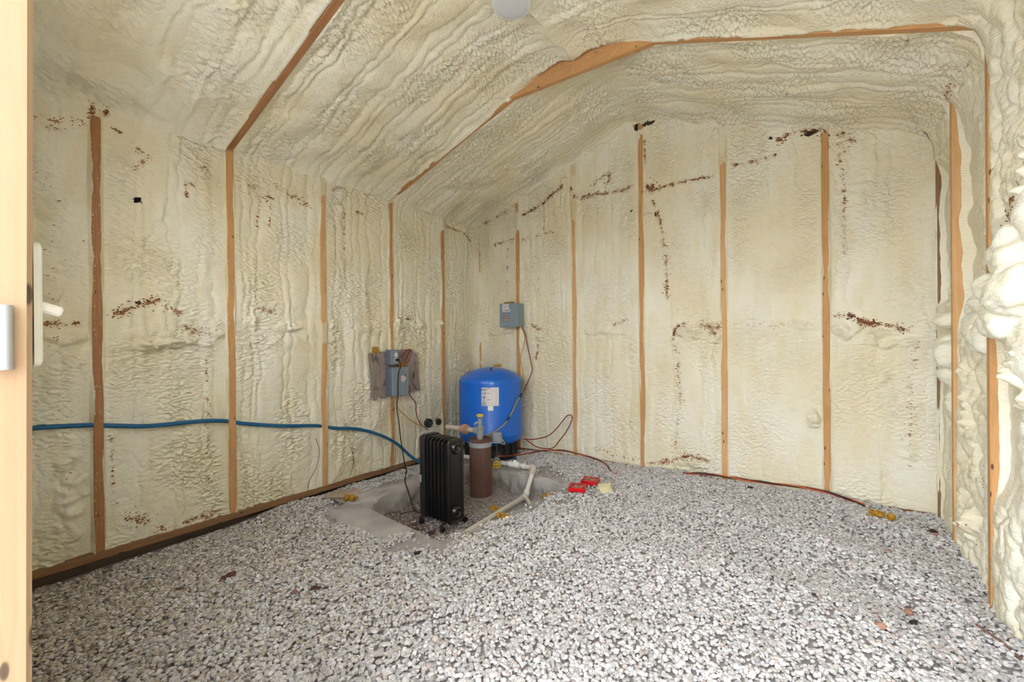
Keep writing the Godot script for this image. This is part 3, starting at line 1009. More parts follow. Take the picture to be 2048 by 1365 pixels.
func stone_mesh(sd: int) -> ArrayMesh:
	var r := RandomNumberGenerator.new()
	r.seed = sd
	var ico := SphereMesh.new()
	ico.radial_segments = 9
	ico.rings = 5
	ico.radius = .5
	ico.height = 1.0
	var cuts := []
	for k in 9: cuts.append([Vector3(r.randfn(), r.randfn() * .7, r.randfn()).normalized(), r.randf_range(.27, .43)])
	var ar := ico.get_mesh_arrays()
	var vs: PackedVector3Array = ar[Mesh.ARRAY_VERTEX]
	var ix: PackedInt32Array = ar[Mesh.ARRAY_INDEX]
	for n in vs.size():
		var v := vs[n]
		for c in cuts:
			var d: float = v.dot(c[0]) - c[1]
			if d > 0.0: v -= c[0] * d
		vs[n] = v
	var st := st_new()
	for k in range(0, ix.size(), 3):
		var a := vs[ix[k]]
		var b := vs[ix[k + 1]]
		var c := vs[ix[k + 2]]
		var nn := (b - a).cross(c - a)
		if nn.length() < 1e-7: continue
		nn = nn.normalized()
		if nn.dot(a + b + c) < 0.0: nn = -nn
		# facets softened a little towards the round form
		tri(st, a, b, c, nn)
	return st.commit()

func stone_colour(r: RandomNumberGenerator, tan_share: float) -> Color:
	var k := r.randf()
	var v := r.randf_range(.46, .76)
	var c := Color(v, v * .975, v * .975)
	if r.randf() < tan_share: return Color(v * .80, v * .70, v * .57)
	if k < .10: c = Color(v * .92, v * .80, v * .74)
	elif k < .18: c = Color(v * .7, v * .67, v * .65)
	elif k < .30: c = Color(v * .95, v * .90, v * .88)
	return c

func make_floor():
	var cell := .03
	var nu := int((W + .2) / cell) + 1
	var nv := int((L + .2) / cell) + 1
	var pos := PackedVector3Array()
	var skip := PackedByteArray()
	skip.resize(nu * nv)
	for j in nv:
		for i in nu:
			var x := -.06 + i * cell
			var z := -.06 + j * cell
			pos.append(Vector3(x, floor_h(x, z) - .008, z))
			if pit_dist(Vector2(x + cell * .5, z + cell * .5)) < .05: skip[j * nu + i] = 1
	var fl := obj("floor", grid_mesh(pos, PackedColorArray(), nu, nv, true, skip), M.gravel_base)
	structure(fl)
	fl.set_meta("label", "gravel floor of pale crushed stones around a concrete pit")
	# soil below, so that the shed is closed
	var sl := obj("soil_slab", box_mesh(Vector3(W + .3, .1, L + .3), .01), M.gravel_base, fl)
	sl.position = Vector3(W * .5, -.32, L * .5)
	# concrete curb of the pit: four sides
	for k in 4:
		var a: Vector2 = PIT[k]
		var b: Vector2 = PIT[(k + 1) % 4]
		var along := (b - a).normalized()
		var out := Vector2(along.y, -along.x)
		var mid := (PIT[0] + PIT[2]) * .5
		if out.dot((a + b) * .5 - mid) < 0.0: out = -out
		var n := int(a.distance_to(b) / .025) + 1
		var pr := 15
		var cp := PackedVector3Array()
		var cc := PackedColorArray()
		for i in pr:
			for j in n:
				var f := lerpf(-.08, 1.08, float(j) / (n - 1))
				var p := a.lerp(b, clampf(f, 0.0, 1.0))
				var offs := 0.0
				var y := 0.0
				if i < 7:                      # inner face, from the bed up
					offs = -.003
					y = lerpf(-.24, .018, i / 6.0)
				elif i == 7:
					offs = .010
					y = .030
				else:
					offs = lerpf(.03, .26, (i - 8) / 6.0)
					y = .032 if i < 13 else -.05
				var q := p + out * offs + along * (f - clampf(f, 0.0, 1.0)) * .9
				var nn := nw.get_noise_2d(q.x * 9.0 + k * 5.0, q.y * 9.0 + y * 9.0)
				var n2 := nb.get_noise_2d(q.x * 30.0, q.y * 30.0 + y * 30.0)
				q += out * (nn * .016 + n2 * .005) * (1.0 if i < 9 else .2)
				y += (nn * .010 + n2 * .003) + (0.0 if k != 2 and k != 1 else .012)
				cp.append(Vector3(q.x, y, q.y))
				var sh := .5 + .5 * nw.get_noise_2d(q.x * 5.0 + 9.0, q.y * 5.0 + y * 6.0)
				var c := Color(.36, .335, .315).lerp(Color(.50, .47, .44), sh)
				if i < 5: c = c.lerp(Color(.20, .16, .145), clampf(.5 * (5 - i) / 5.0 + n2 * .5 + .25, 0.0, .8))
				cc.append(c)
		var vf := Vector3(b.x - a.x, 0, b.y - a.y).cross(Vector3.UP).dot(Vector3(-out.x, 0, -out.y)) < 0.0
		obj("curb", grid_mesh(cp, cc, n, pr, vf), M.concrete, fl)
	# bed of the pit
	var bp := PackedVector3Array()
	var bc := PackedColorArray()
	var bn := 44
	for j in bn:
		for i in bn:
			var u := float(i) / (bn - 1)
			var v := float(j) / (bn - 1)
			var p: Vector2 = PIT[3].lerp(PIT[2], u).lerp(PIT[0].lerp(PIT[1], u), v)
			bp.append(Vector3(p.x, bed_h(p), p.y))
			var n := .5 + .5 * nb.get_noise_2d(p.x * 16.0, p.y * 16.0)
			var n2 := .5 + .5 * nw.get_noise_2d(p.x * 4.0, p.y * 4.0)
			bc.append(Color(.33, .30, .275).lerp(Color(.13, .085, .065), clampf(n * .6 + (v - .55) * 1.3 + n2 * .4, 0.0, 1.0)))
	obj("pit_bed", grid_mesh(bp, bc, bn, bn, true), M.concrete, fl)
	# stones
	var variants := []
	for k in 5: variants.append(stone_mesh(40 + k))
	var r := RandomNumberGenerator.new()
	r.seed = 99
	var all := []
	for k in 112000:
		var p := Vector2(r.randf_range(-.01, W + .06), r.randf_range(0.0, L + .06))
		var pd := pit_dist(p)
		var keep := r.randf()
		var sz := r.randf_range(.0135, .0235) * (1.0 + .35 * pow(r.randf(), 4.0))
		var wid := r.randf_range(.62, .95)
		var thk := r.randf_range(.38, .6)
		var yaw := r.randf() * TAU
		var tx := r.randfn() * .3
		var tz := r.randfn() * .3
		var lift := r.randf_range(-.004, .010)
		var c := stone_colour(r, .5 * (1.0 - smoothstep(.3, 1.9, p.x)) * smoothstep(1.3, 2.4, p.y))  # more tan stones at left front: browner there, partly standing in for shade
		var vi := r.randi() % 5
		var y := 0.0
		if pd < .012:
			if pd > -.03: continue
			var side := smoothstep(.75, 1.25, p.x)
			if keep > .32 + .5 * side: continue
			sz *= .62
			y = bed_h(p) + .002
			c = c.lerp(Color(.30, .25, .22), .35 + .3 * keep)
		else:
			# the curb stays bare in patches
			var bare := .23 * (.65 + .8 * nw.get_noise_2d(p.x * 4.0 + 3.0, p.y * 4.0))
			if p.x > 1.25: bare *= .75
			if pd < bare and keep > .05: continue
			if pd < bare + .06 and keep > .6: continue
			if Vector2(p.x - .40, p.y - .30).length() < .27: continue
			y = floor_h(p.x, p.y) + lift
		if p.y > 2.6 and p.x > 1.9 and keep > .8: continue
		var b := Basis.from_euler(Vector3(tx, yaw, tz)) * Basis.from_scale(Vector3(sz, sz * thk, sz * wid))
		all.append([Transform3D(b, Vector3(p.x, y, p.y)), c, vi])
	# the 300 that show largest lie nearest the bottom of the view
	var fwd := Vector3(-.581, 0, -.814)
	var ranked := []
	for k in all.size():
		var d: Vector3 = all[k][0].origin - CAM
		var dep := d.dot(fwd)
		var latr := absf(d.dot(Vector3(.814, 0, -.581)))
		if dep > .3 and latr < dep * 1.14 and -d.y < dep * .765: ranked.append([dep - (all[k][0].basis.x.length() - .019) * 30.0, k])
	ranked.sort_custom(func(a, b): return a[0] < b[0])
	var single := {}
	for k in mini(300, ranked.size()): single[ranked[k][1]] = true
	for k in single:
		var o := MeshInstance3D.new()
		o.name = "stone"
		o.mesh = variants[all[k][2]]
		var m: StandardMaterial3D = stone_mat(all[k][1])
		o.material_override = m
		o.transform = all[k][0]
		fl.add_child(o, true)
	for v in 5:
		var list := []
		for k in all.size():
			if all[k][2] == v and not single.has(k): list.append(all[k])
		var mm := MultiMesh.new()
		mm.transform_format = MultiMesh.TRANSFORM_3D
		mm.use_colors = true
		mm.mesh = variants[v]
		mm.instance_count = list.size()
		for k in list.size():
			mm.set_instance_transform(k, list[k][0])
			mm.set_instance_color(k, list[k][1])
		var mi := MultiMeshInstance3D.new()
		mi.name = "gravel"
		mi.multimesh = mm
		mi.material_override = M.stone
		mi.set_meta("kind", "stuff")
		fl.add_child(mi, true)

var stone_mats := {}
func stone_mat(c: Color) -> StandardMaterial3D:
	var key := "%d_%d" % [int(c.r * 12.0), int(c.b / c.r * 10.0)]
	if not stone_mats.has(key):
		var m := StandardMaterial3D.new()
		m.albedo_color = c.linear_to_srgb()
		m.roughness = .85
		stone_mats[key] = m
	return stone_mats[key]

func bed_h(p: Vector2) -> float:
	var h := -.115 + .012 * nw.get_noise_2d(p.x * 4.0, p.y * 4.0) + .008 * nb.get_noise_2d(p.x * 16.0, p.y * 16.0)
	h += .075 * smoothstep(1.02, 1.36, p.x)
	h += .05 * smoothstep(1.5, 1.9, p.y + (p.x - .9) * .5)
	return h

# ------------------------------------------------------------------ tank
func make_tank():
	var t := thing("pressure_tank", "blue steel pressure tank with a domed top on a black base, far corner", "water tank", Vector3(.405, .055, .305))
	var R := .292
	var pr := [Vector2(.19, .118), Vector2(.245, .122), Vector2(.272, .140), Vector2(R - .006, .165), Vector2(R, .19), Vector2(R, .196), Vector2(R + .002, .20), Vector2(R + .002, .206), Vector2(R, .21)]
	pr.append_array([Vector2(R, .665)])
	for k in 7:
		var a := PI * .5 * k / 6.0 * .72
		pr.append(Vector2(R - .05 + .05 * cos(a), .67 + .05 * sin(a)))
	pr.append_array([Vector2(.22, .747), Vector2(.16, .772), Vector2(.09, .790), Vector2(.04, .796), Vector2(.001, .797)])
	var st := st_new()
	lathe(st, pr, 64)
	obj("shell", st.commit(), M.tank_blue, t)
	st = st_new()
	lathe(st, [Vector2(.001, -.01), Vector2(.238, -.01), Vector2(.240, .0), Vector2(.232, .03), Vector2(.215, .118), Vector2(.20, .135)], 48)
	for k in 16:
		var a := TAU * k / 16.0
		var b := Basis(Vector3.UP, -a)
		cbox(st, Transform3D(b, Vector3(cos(a) * .235, .055, sin(a) * .235)), Vector3(.022, .125, .010), .003)
	obj("base_skirt", st.commit(), M.black_plastic, t)
	st = st_new()
	lathe(st, [Vector2(.007, .76), Vector2(.007, .80), Vector2(.004, .805), Vector2(.001, .805)], 12, at(.10, -.002, .12))
	obj("air_valve", st.commit(), M.black_plastic, t)
	# wrapped labels face the doorway
	var cx := atan2(CAM.z - .305, CAM.x - .405)
	var lab := Image.create(236, 188, false, Image.FORMAT_RGB8)
	lab.fill(Color8(206, 208, 216))
	lab.fill_rect(Rect2i(76, 0, 160, 188), Color8(226, 224, 226))
	lab.fill_rect(Rect2i(124, 0, 112, 188), Color8(232, 228, 228))
	for q in [[2, Color8(190, 74, 40)], [58, Color8(176, 96, 40)], [122, Color8(150, 92, 30)]]: lab.fill_rect(Rect2i(76, q[0], 46, 5), q[1])
	var r := RandomNumberGenerator.new()
	r.seed = 5
	for y in range(10, 186, 4):
		for c in [[78, 43], [128, 50], [184, 46]]:
			if r.randf() < .82: lab.fill_rect(Rect2i(c[0], y, int(c[1] * r.randf_range(.4, 1.0)), 1), Color8(170, 168, 176))
	for y in range(146, 184, 4): lab.fill_rect(Rect2i(8, y, r.randi_range(30, 60), 2), Color8(120, 122, 136))
	for q in [[12, 50, 10, 10], [42, 48, 16, 5], [42, 56, 18, 5], [42, 64, 14, 5], [18, 92, 36, 5], [18, 100, 36, 6], [20, 118, 30, 2], [14, 132, 40, 2]]: lab.fill_rect(Rect2i(q[0], q[1], q[2], q[3]), Color8(50, 52, 74))
	var lm := StandardMaterial3D.new()
	lm.albedo_texture = ImageTexture.create_from_image(lab)
	lm.roughness = .45
	var th0 := cx + .045
	obj("label", curved(R + .0015, th0 + .235, th0 - .285, .478, .637), lm, t).set_meta("label", "white printed data label")
	obj("sticker", curved(R + .0015, th0 + .045, th0 - .115, .438, .476), M.white, t).set_meta("label", "small white sticker below the data label")
	st = st_new()
	var logo := TextMesh.new()
	var fnt := SystemFont.new()
	fnt.font_names = PackedStringArray(["Droid Sans"])
	fnt.font_weight = 800
	logo.font = fnt
	logo.text = "Simer"
	logo.font_size = 32
	logo.pixel_size = .00062
	logo.depth = .0008
	var la := th0 + .155
	var lo := obj("lettering", logo, mat(16, 16, 30, .5), t)
	var nrm := Vector3(cos(la), 0, sin(la))
	lo.transform = Transform3D(Basis(Vector3.UP.cross(nrm), Vector3.UP, nrm), nrm * (R + .0028) + Vector3(0, .619, 0))
	# bright bracket below the shoulder
	var ang := cx - .04
	nrm = Vector3(cos(ang), 0, sin(ang))
	st = st_new()
	cbox(st, Transform3D(Basis(Vector3.UP.cross(nrm), Vector3.UP, nrm), nrm * (R + .001) + Vector3(0, .672, 0)), Vector3(.034, .020, .004), .001)
	obj("rating_tag", st.commit(), mat(120, 190, 232, .4), t)

func curved(R: float, a0: float, a1: float, y0: float, y1: float) -> Mesh:
	var st := st_new()
	for k in 12:
		var t0 := lerpf(a0, a1, k / 12.0)
		var t1 := lerpf(a0, a1, (k + 1) / 12.0)
		var p := [[t0, y0, k / 12.0, 1.0], [t0, y1, k / 12.0, 0.0], [t1, y1, (k + 1) / 12.0, 0.0], [t1, y0, (k + 1) / 12.0, 1.0]]
		for i in [0, 1, 2, 0, 2, 3]:
			var q = p[i]
			st.set_normal(Vector3(cos(q[0]), 0, sin(q[0])))
			st.set_uv(Vector2(q[2], q[3]))
			st.add_vertex(Vector3(cos(q[0]) * R, q[1], sin(q[0]) * R))
	return st.commit()

# ------------------------------------------------------------------ well
func make_well():
	var c := Vector3(.757, -.13, .888)
	var t := thing("well_casing", "rusty brown steel well casing pipe standing in the concrete pit", "well pipe", c)
	var r := .084
	var st := st_new()
	lathe(st, [Vector2(r, 0), Vector2(r, .42), Vector2(r, .475), Vector2(r - .008, .475), Vector2(r - .008, .40)], 40)
	obj("casing", st.commit(), M.rust, t)
	st = st_new()
	lathe(st, [Vector2(r + .001, .412), Vector2(r + .004, .414), Vector2(r + .004, .446), Vector2(r + .001, .448)], 40)
	obj("band", st.commit(), M.steel, t).set_meta("label", "bright steel band below the rim")
	st = st_new()
	lathe(st, [Vector2(.001, .452), Vector2(r - .009, .452), Vector2(r - .009, .462), Vector2(.001, .464)], 32)
	for k in 5:
		var a := TAU * k / 5.0 + .4
		lathe(st, [Vector2(.008, .46), Vector2(.008, .472), Vector2(.001, .472)], 6, at(cos(a) * .055, 0, sin(a) * .055))
	obj("well_seal", st.commit(), M.rust, t)
	st = st_new()
	lathe(st, [Vector2(r + .012, -.01), Vector2(r + .02, .015), Vector2(r + .006, .03), Vector2(r, .035)], 32)
	obj("cement_collar", st.commit(), mat(150, 140, 132, .9), t)
	# pipework on top of the casing
	var g := thing("wellhead_pipe", "galvanised tee with a yellow handled tap and an old white pipe on the well casing", "pipe", Vector3(.757, .325, .888))
	st = st_new()
	lathe(st, [Vector2(.001, -.01), Vector2(.021, -.01), Vector2(.021, .02), Vector2(.027, .022), Vector2(.027, .105), Vector2(.022, .108), Vector2(.022, .118), Vector2(.001, .118)], 20)
	var dir := Vector3(-.98, -.02, -.02).normalized()
	lathe(st, [Vector2(.022, 0), Vector2(.026, .028), Vector2(.029, .03), Vector2(.029, .055), Vector2(.02, .056)], 20, aim(Vector3(0, .072, 0), dir))
	obj("tee", st.commit(), M.galv, g)
	st = st_new()
	lathe(st, [Vector2(.019, .05), Vector2(.019, .135), Vector2(.001, .135)], 18, aim(Vector3(0, .072, 0), dir))
	lathe(st, [Vector2(.02, .165), Vector2(.019, .36), Vector2(.001, .361)], 18, aim(Vector3(0, .072, 0), dir))
	obj("pipe", st.commit(), M.pvc_dirty, g)
	st = st_new()
	lathe(st, [Vector2(.02, .118), Vector2(.030, .120), Vector2(.030, .138), Vector2(.042, .140), Vector2(.042, .172), Vector2(.032, .175), Vector2(.032, .20), Vector2(.022, .204)], 8, aim(Vector3(0, .072, 0), dir))
	obj("union", st.commit(), mat(176, 140, 118, .75), g)
	var s := Node3D.new()
	s.name = "tap"
	g.add_child(s)
	st = st_new()
	lathe(st, [Vector2(.012, .112), Vector2(.016, .125), Vector2(.014, .14), Vector2(.010, .145), Vector2(.009, .165), Vector2(.004, .168), Vector2(.004, .192), Vector2(.001, .192)], 14)
	tube(st, smooth_path([Vector3(0, .135, 0), Vector3(-.012, .14, .012), Vector3(-.024, .135, .022), Vector3(-.030, .122, .028)]), .008, 10)
	for q in [-1.0, 1.0]: tube(st, PackedVector3Array([Vector3(.011 * q, .14, -.008 * q), Vector3(.013 * q, .19, -.009 * q)]), .0035, 6)
	obj("body", st.commit(), M.galv, s)
	st = st_new()
	wheel(st, .024, .0045, aim(Vector3(0, .193, 0), Vector3(.1, 1, .15)))
	obj("handle", st.commit(), M.yellow, s).set_meta("label", "yellow round tap handle")

func wheel(st: SurfaceTool, r: float, w: float, xf: Transform3D):
	var ring := PackedVector3Array()
	for k in 25:
		var a := TAU * k / 24.0
		var q := r * (1.0 + .06 * cos(a * 8.0))
		ring.append(xf * Vector3(cos(a) * q, 0, sin(a) * q))
	tube(st, ring, w, 8, false)
	for k in 4:
		var a := TAU * k / 4.0
		tube(st, PackedVector3Array([xf * Vector3.ZERO, xf * Vector3(cos(a) * r, 0, sin(a) * r)]), w * .7, 6, false)
	lathe(st, [Vector2(.001, -w * 1.3), Vector2(w * 1.8, -w * 1.3), Vector2(w * 1.8, w * 1.3), Vector2(.001, w * 1.5)], 12, xf)

# ------------------------------------------------------------------ heater
func rounded(w: float, h: float, r: float, seg := 6) -> PackedVector2Array:
	var p := PackedVector2Array()
	for q in [[1, 1, 0], [-1, 1, 1], [-1, -1, 2], [1, -1, 3]]:
		for k in seg + 1:
			var a: float = PI * .5 * (q[2] + float(k) / seg)
			p.append(Vector2(q[0] * (w * .5 - r) + cos(a) * r, q[1] * (h * .5 - r) + sin(a) * r))
	return p

# rings of outline: list of [inset, x]; closes both ends; the plate faces +x / -x, y up, z wide
func plate(st: SurfaceTool, w: float, h: float, r: float, layers: Array, xf: Transform3D):
	var rings := []
	for l in layers:
		var ring := []
		for p in rounded(w - 2.0 * l[0], h - 2.0 * l[0], maxf(.004, r - l[0])): ring.append(Vector3(l[1], p.y, p.x))
		rings.append(ring)
	var n: int = rings[0].size()
	for i in rings.size() - 1:
		for j in n:
			var a: Vector3 = rings[i][j]
			var b: Vector3 = rings[i][(j + 1) % n]
			var c: Vector3 = rings[i + 1][(j + 1) % n]
			var d: Vector3 = rings[i + 1][j]
			var nn := (b - a).cross(d - a)
			if nn.length() < 1e-10: nn = (c - b).cross(d - b)
			var outw := Vector3(0, (a.y + b.y) * .5, (a.z + b.z) * .5).normalized()
			var want := outw * (1.0) + Vector3(signf(d.x - a.x) * 0.0, 0, 0)
			if i == 0 and layers[1][0] < layers[0][0]: want += Vector3(-2, 0, 0)
			if i == rings.size() - 2: want += Vector3(2, 0, 0)
			if nn.dot(want) < 0.0: nn = -nn
			quad(st, xf * a, xf * b, xf * c, xf * d, (xf.basis * nn).normalized())
	for e in [0, rings.size() - 1]:
		var nrm := Vector3(-1, 0, 0) if e == 0 else Vector3(1, 0, 0)
		var c := Vector3(layers[e][1], 0, 0)
		for j in n: tri(st, xf * c, xf * rings[e][j], xf * rings[e][(j + 1) % n], xf.basis * nrm)

func make_heater():
	var t := thing("oil_radiator", "black oil filled column radiator standing on small wheels in the pit", "heater", Vector3(.868, -.118, 1.402), -.08)
	var h := .545
	var w := .138
	var y := .034 + h * .5
	for k in 7:
		var x := .108 - k * .0385
		var st := st_new()
		if k == 0:
			plate(st, w, h, .028, [[.006, -.010], [0.0, -.006], [0.0, .004], [.004, .008], [.010, .0095], [.014, .006]], at(x + .006, y, 0))
		else:
			plate(st, w, h, .028, [[.006, -.0035], [0.0, -.0015], [0.0, .0015], [.006, .0035]], at(x, y, 0))
			for z in [-.038, 0.0, .038]:      # pressed oil channels
				plate(st, .030, h - .05, .013, [[.008, -.011], [.003, -.009], [0.0, -.003], [0.0, .003], [.003, .009], [.008, .011]], at(x, y, z))
		obj("end_panel" if k == 0 else "fin", st.commit(), M.black_enamel, t)
	for yy in [.04 + h - .065, .04 + .065]:
		var sb := st_new()
		lathe(sb, [Vector2(.030, 0), Vector2(.030, .235), Vector2(.001, .235)], 20, aim(Vector3(-.125, yy, 0), Vector3.RIGHT))
		obj("oil_header", sb.commit(), M.black_enamel, t)
	for yy in [.04 + h - .065, .04 + .065]:
		var st := st_new()
		lathe(st, [Vector2(.041, 0), Vector2(.040, .004), Vector2(.033, .016), Vector2(.028, .020), Vector2(.022, .018), Vector2(.018, .012), Vector2(.001, .011)], 32, aim(Vector3(.1185, yy, 0), Vector3.RIGHT))
		lathe(st, [Vector2(.013, .011), Vector2(.013, .019), Vector2(.010, .021), Vector2(.001, .021)], 16, aim(Vector3(.1185, yy, 0), Vector3.RIGHT))
		obj("boss", st.commit(), M.black_enamel, t)
	var st2 := st_new()
	for z in [-.036, .036]: tube(st2, PackedVector3Array([Vector3(.1205, .16, z), Vector3(.1205, .47, z)]), .005, 8)
	obj("pressed_rib", st2.commit(), M.black_enamel, t)
	# control housing at the far end
	st2 = st_new()
	plate(st2, .15, h + .01, .03, [[.012, -.03], [.004, -.026], [0.0, -.018], [0.0, .02], [.004, .026]], at(-.137, y, 0))
	obj("control_housing", st2.commit(), M.black_plastic, t)
	st2 = st_new()
	cbox(st2, at(-.149, .29, .0762), Vector3(.020, .05, .0015), .0005)
	obj("rating_sticker", st2.commit(), mat(176, 176, 176, .5), t)
	for x in [.085, -.125]:
		st2 = st_new()
		tube(st2, smooth_path([Vector3(x, .032, -.105), Vector3(x, .045, -.07), Vector3(x, .046, 0), Vector3(x, .045, .07), Vector3(x, .032, .105)]), .008, 8)
		obj("foot_bracket", st2.commit(), M.black_plastic, t)
		for z in [-.1, .1]:
			st2 = st_new()
			lathe(st2, [Vector2(.001, -.011), Vector2(.014, -.011), Vector2(.0175, -.008), Vector2(.0175, .008), Vector2(.014, .011), Vector2(.001, .011)], 18, aim(Vector3(x + .012, .0175, z), Vector3.RIGHT))
			obj("wheel", st2.commit(), M.rubber, t)

# ------------------------------------------------------------------ pipes
func fitting(r: float, l: float) -> Array:
	return [Vector2(r - .004, 0), Vector2(r, 0.0), Vector2(r + .0012, .002), Vector2(r + .0012, l - .002), Vector2(r, l), Vector2(r - .004, l)]

func make_pipes():
	# pressure switch on its nipple, with the gate valve below
	var v := thing("gate_valve", "grey valve body with a yellow handwheel beside the well casing", "valve", Vector3(.712, .085, .62))
	var st := st_new()
	lathe(st, [Vector2(.001, -.075), Vector2(.012, -.075), Vector2(.015, -.03), Vector2(.026, -.026), Vector2(.026, .03), Vector2(.018, .034), Vector2(.018, .05), Vector2(.001, .05)], 20)
	lathe(st, [Vector2(.001, -.055), Vector2(.028, -.055), Vector2(.028, -.028), Vector2(.022, -.026), Vector2(.022, .03), Vector2(.028, .032), Vector2(.028, .055), Vector2(.001, .055)], 8, aim(Vector3.ZERO, Vector3.RIGHT))
	var fd := (CAM - v.position).normalized() * Vector3(1, .15, 1)
	lathe(st, [Vector2(.018, .01), Vector2(.016, .05), Vector2(.008, .052), Vector2(.006, .075), Vector2(.001, .075)], 14, aim(Vector3.ZERO, fd))
	obj("body", st.commit(), M.galv, v)
	st = st_new()
	wheel(st, .026, .005, aim(fd.normalized() * .075, fd))
	obj("handwheel", st.commit(), M.yellow, v).set_meta("label", "yellow handwheel")
	var s := thing("pressure_switch", "small grey pressure switch box on a thin upright pipe in front of the blue tank", "switch", Vector3(.712, .125, .62))
	st = st_new()
	lathe(st, [Vector2(.009, .0), Vector2(.009, .13), Vector2(.001, .13)], 14)
	lathe(st, [Vector2(.022, .012), Vector2(.024, .016), Vector2(.024, .036), Vector2(.014, .044), Vector2(.010, .06)], 16)
	obj("nipple", st.commit(), M.dark_metal, s)
	st = st_new()
	cbox(st, Transform3D(Basis(Vector3.UP, .55), Vector3(.004, .172, 0)), Vector3(.078, .075, .055), .008)
	cbox(st, Transform3D(Basis(Vector3.UP, .55), Vector3(.002, .132, 0)), Vector3(.086, .014, .06), .003)
	obj("cover", st.commit(), M.switch_grey, s)
	st = st_new()
	lathe(st, [Vector2(.010, 0), Vector2(.013, .004), Vector2(.013, .014), Vector2(.001, .016)], 10, aim(Vector3(-.034, .15, .02), Vector3(-.85, 0, .5)))
	obj("cable_gland", st.commit(), M.galv, s)
	# white plastic line: from the tank outlet along the back of the pit, down and across it
	var p := thing("plastic_pipe", "white plastic water pipe with a blue handled ball valve crossing the pit", "pipe", Vector3.ZERO)
	var y := .092
	st = st_new()
	tube(st, PackedVector3Array([Vector3(.30, y - .01, .62), Vector3(.66, y, .62)]), .017, 16)
	tube(st, PackedVector3Array([Vector3(.76, y, .62), Vector3(1.06, y + .006, .62)]), .0155, 16)
	obj("upper_pipe", st.commit(), M.pvc, p)
	st = st_new()
	var d := Vector3(1, .02, 0)
	lathe(st, fitting(.024, .10), 20, aim(Vector3(.842, y + .002, .62), d))
	lathe(st, fitting(.021, .028), 20, aim(Vector3(.972, y + .005, .62), d))
	lathe(st, [Vector2(.012, 0), Vector2(.012, .03), Vector2(.001, .03)], 12, at(.895, y + .015, .62))
	obj("ball_valve", st.commit(), M.white, p)
	st = st_new()
	cbox(st, at(.897, y + .052, .62), Vector3(.030, .022, .020), .005)
	obj("valve_handle", st.commit(), M.blue, p).set_meta("label", "blue valve handle")
	st = st_new()
	var e1 := Vector3(1.075, y + .006, .622)
	var e2 := Vector3(1.128, -.055, .815)
	var e3 := Vector3(1.305, .018, 1.80)
	tube(st, smooth_path([e1 - Vector3(.035, 0, 0), e1, e1 + (e2 - e1).normalized() * .035], .006), .0215, 16)
	lathe(st, fitting(.022, .05), 18, aim(e1 + (e2 - e1).normalized() * .02, e2 - e1))
	obj("upper_elbow", st.commit(), mat(206, 190, 180, .7), p)
	st = st_new()
	tube(st, PackedVector3Array([e1, e2]), .0175, 16)
	obj("drop_pipe", st.commit(), M.pvc, p)
	st = st_new()
	lathe(st, fitting(.022, .04), 18, aim(e2 - (e2 - e1).normalized() * .045, e2 - e1))
	tube(st, smooth_path([e2 - (e2 - e1).normalized() * .02, e2, e2 + (e3 - e2).normalized() * .02], .006), .0215, 16)
	lathe(st, fitting(.022, .045), 18, aim(e2 + (e3 - e2).normalized() * .01, e3 - e2))
	obj("lower_elbow", st.commit(), M.pvc, p)
	st = st_new()
	tube(st, PackedVector3Array([e2, e3]), .0175, 16)
	obj("drain_pipe", st.commit(), mat(206, 200, 190, .6), p)
	st = st_new()
	tube(st, PackedVector3Array([Vector3(1.165, -.05, .86), Vector3(1.235, -.075, .905)]), .014, 12)
	obj("stub", st.commit(), M.pvc_dirty, p)
	# blue water line through the studs of the left wall
	var b := obj("blue_pipe", tube_mesh(V([.004,.712,3.40, .006,.717,3.17, .004,.703,3.0, -.022,.692,2.938, .002,.682,2.88, .008,.658,2.733, .006,.647,2.50, .002,.634,2.40, -.022,.615,2.328, .002,.595,2.26, .008,.546,2.042, .004,.510,1.81, -.022,.486,1.718, .004,.462,1.63, .012,.425,1.45, .03,.352,1.27, .06,.255,1.12, .11,.13,1.01, .20,.06,.94, .33,.02,.90]), .0115, 12), M.pex)
	tag(b, "blue plastic water pipe running through the studs of the left wall", "pipe")
	for q in [[Vector3(-.012, .352, .70), .042], [Vector3(-.012, .345, .575), .030]]:
		st = st_new()
		lathe(st, [Vector2(q[1] * .7, -.03), Vector2(q[1] * .7, .018), Vector2(q[1] * .95, .018), Vector2(q[1], .012), Vector2(q[1], -.03)], 18, aim(q[0], Vector3(1, -.1, .1)))
		lathe(st, [Vector2(.001, .004), Vector2(q[1] * .72, .004)], 18, aim(q[0], Vector3(1, -.1, .1)))
		var o := obj("wall_conduit", st.commit(), M.dark_metal)
		tag(o, "larger round grey conduit end in the foam above the radiator" if q[1] > .035 else "smaller grey conduit end in the foam, next to the stud left of the blue tank", "conduit")

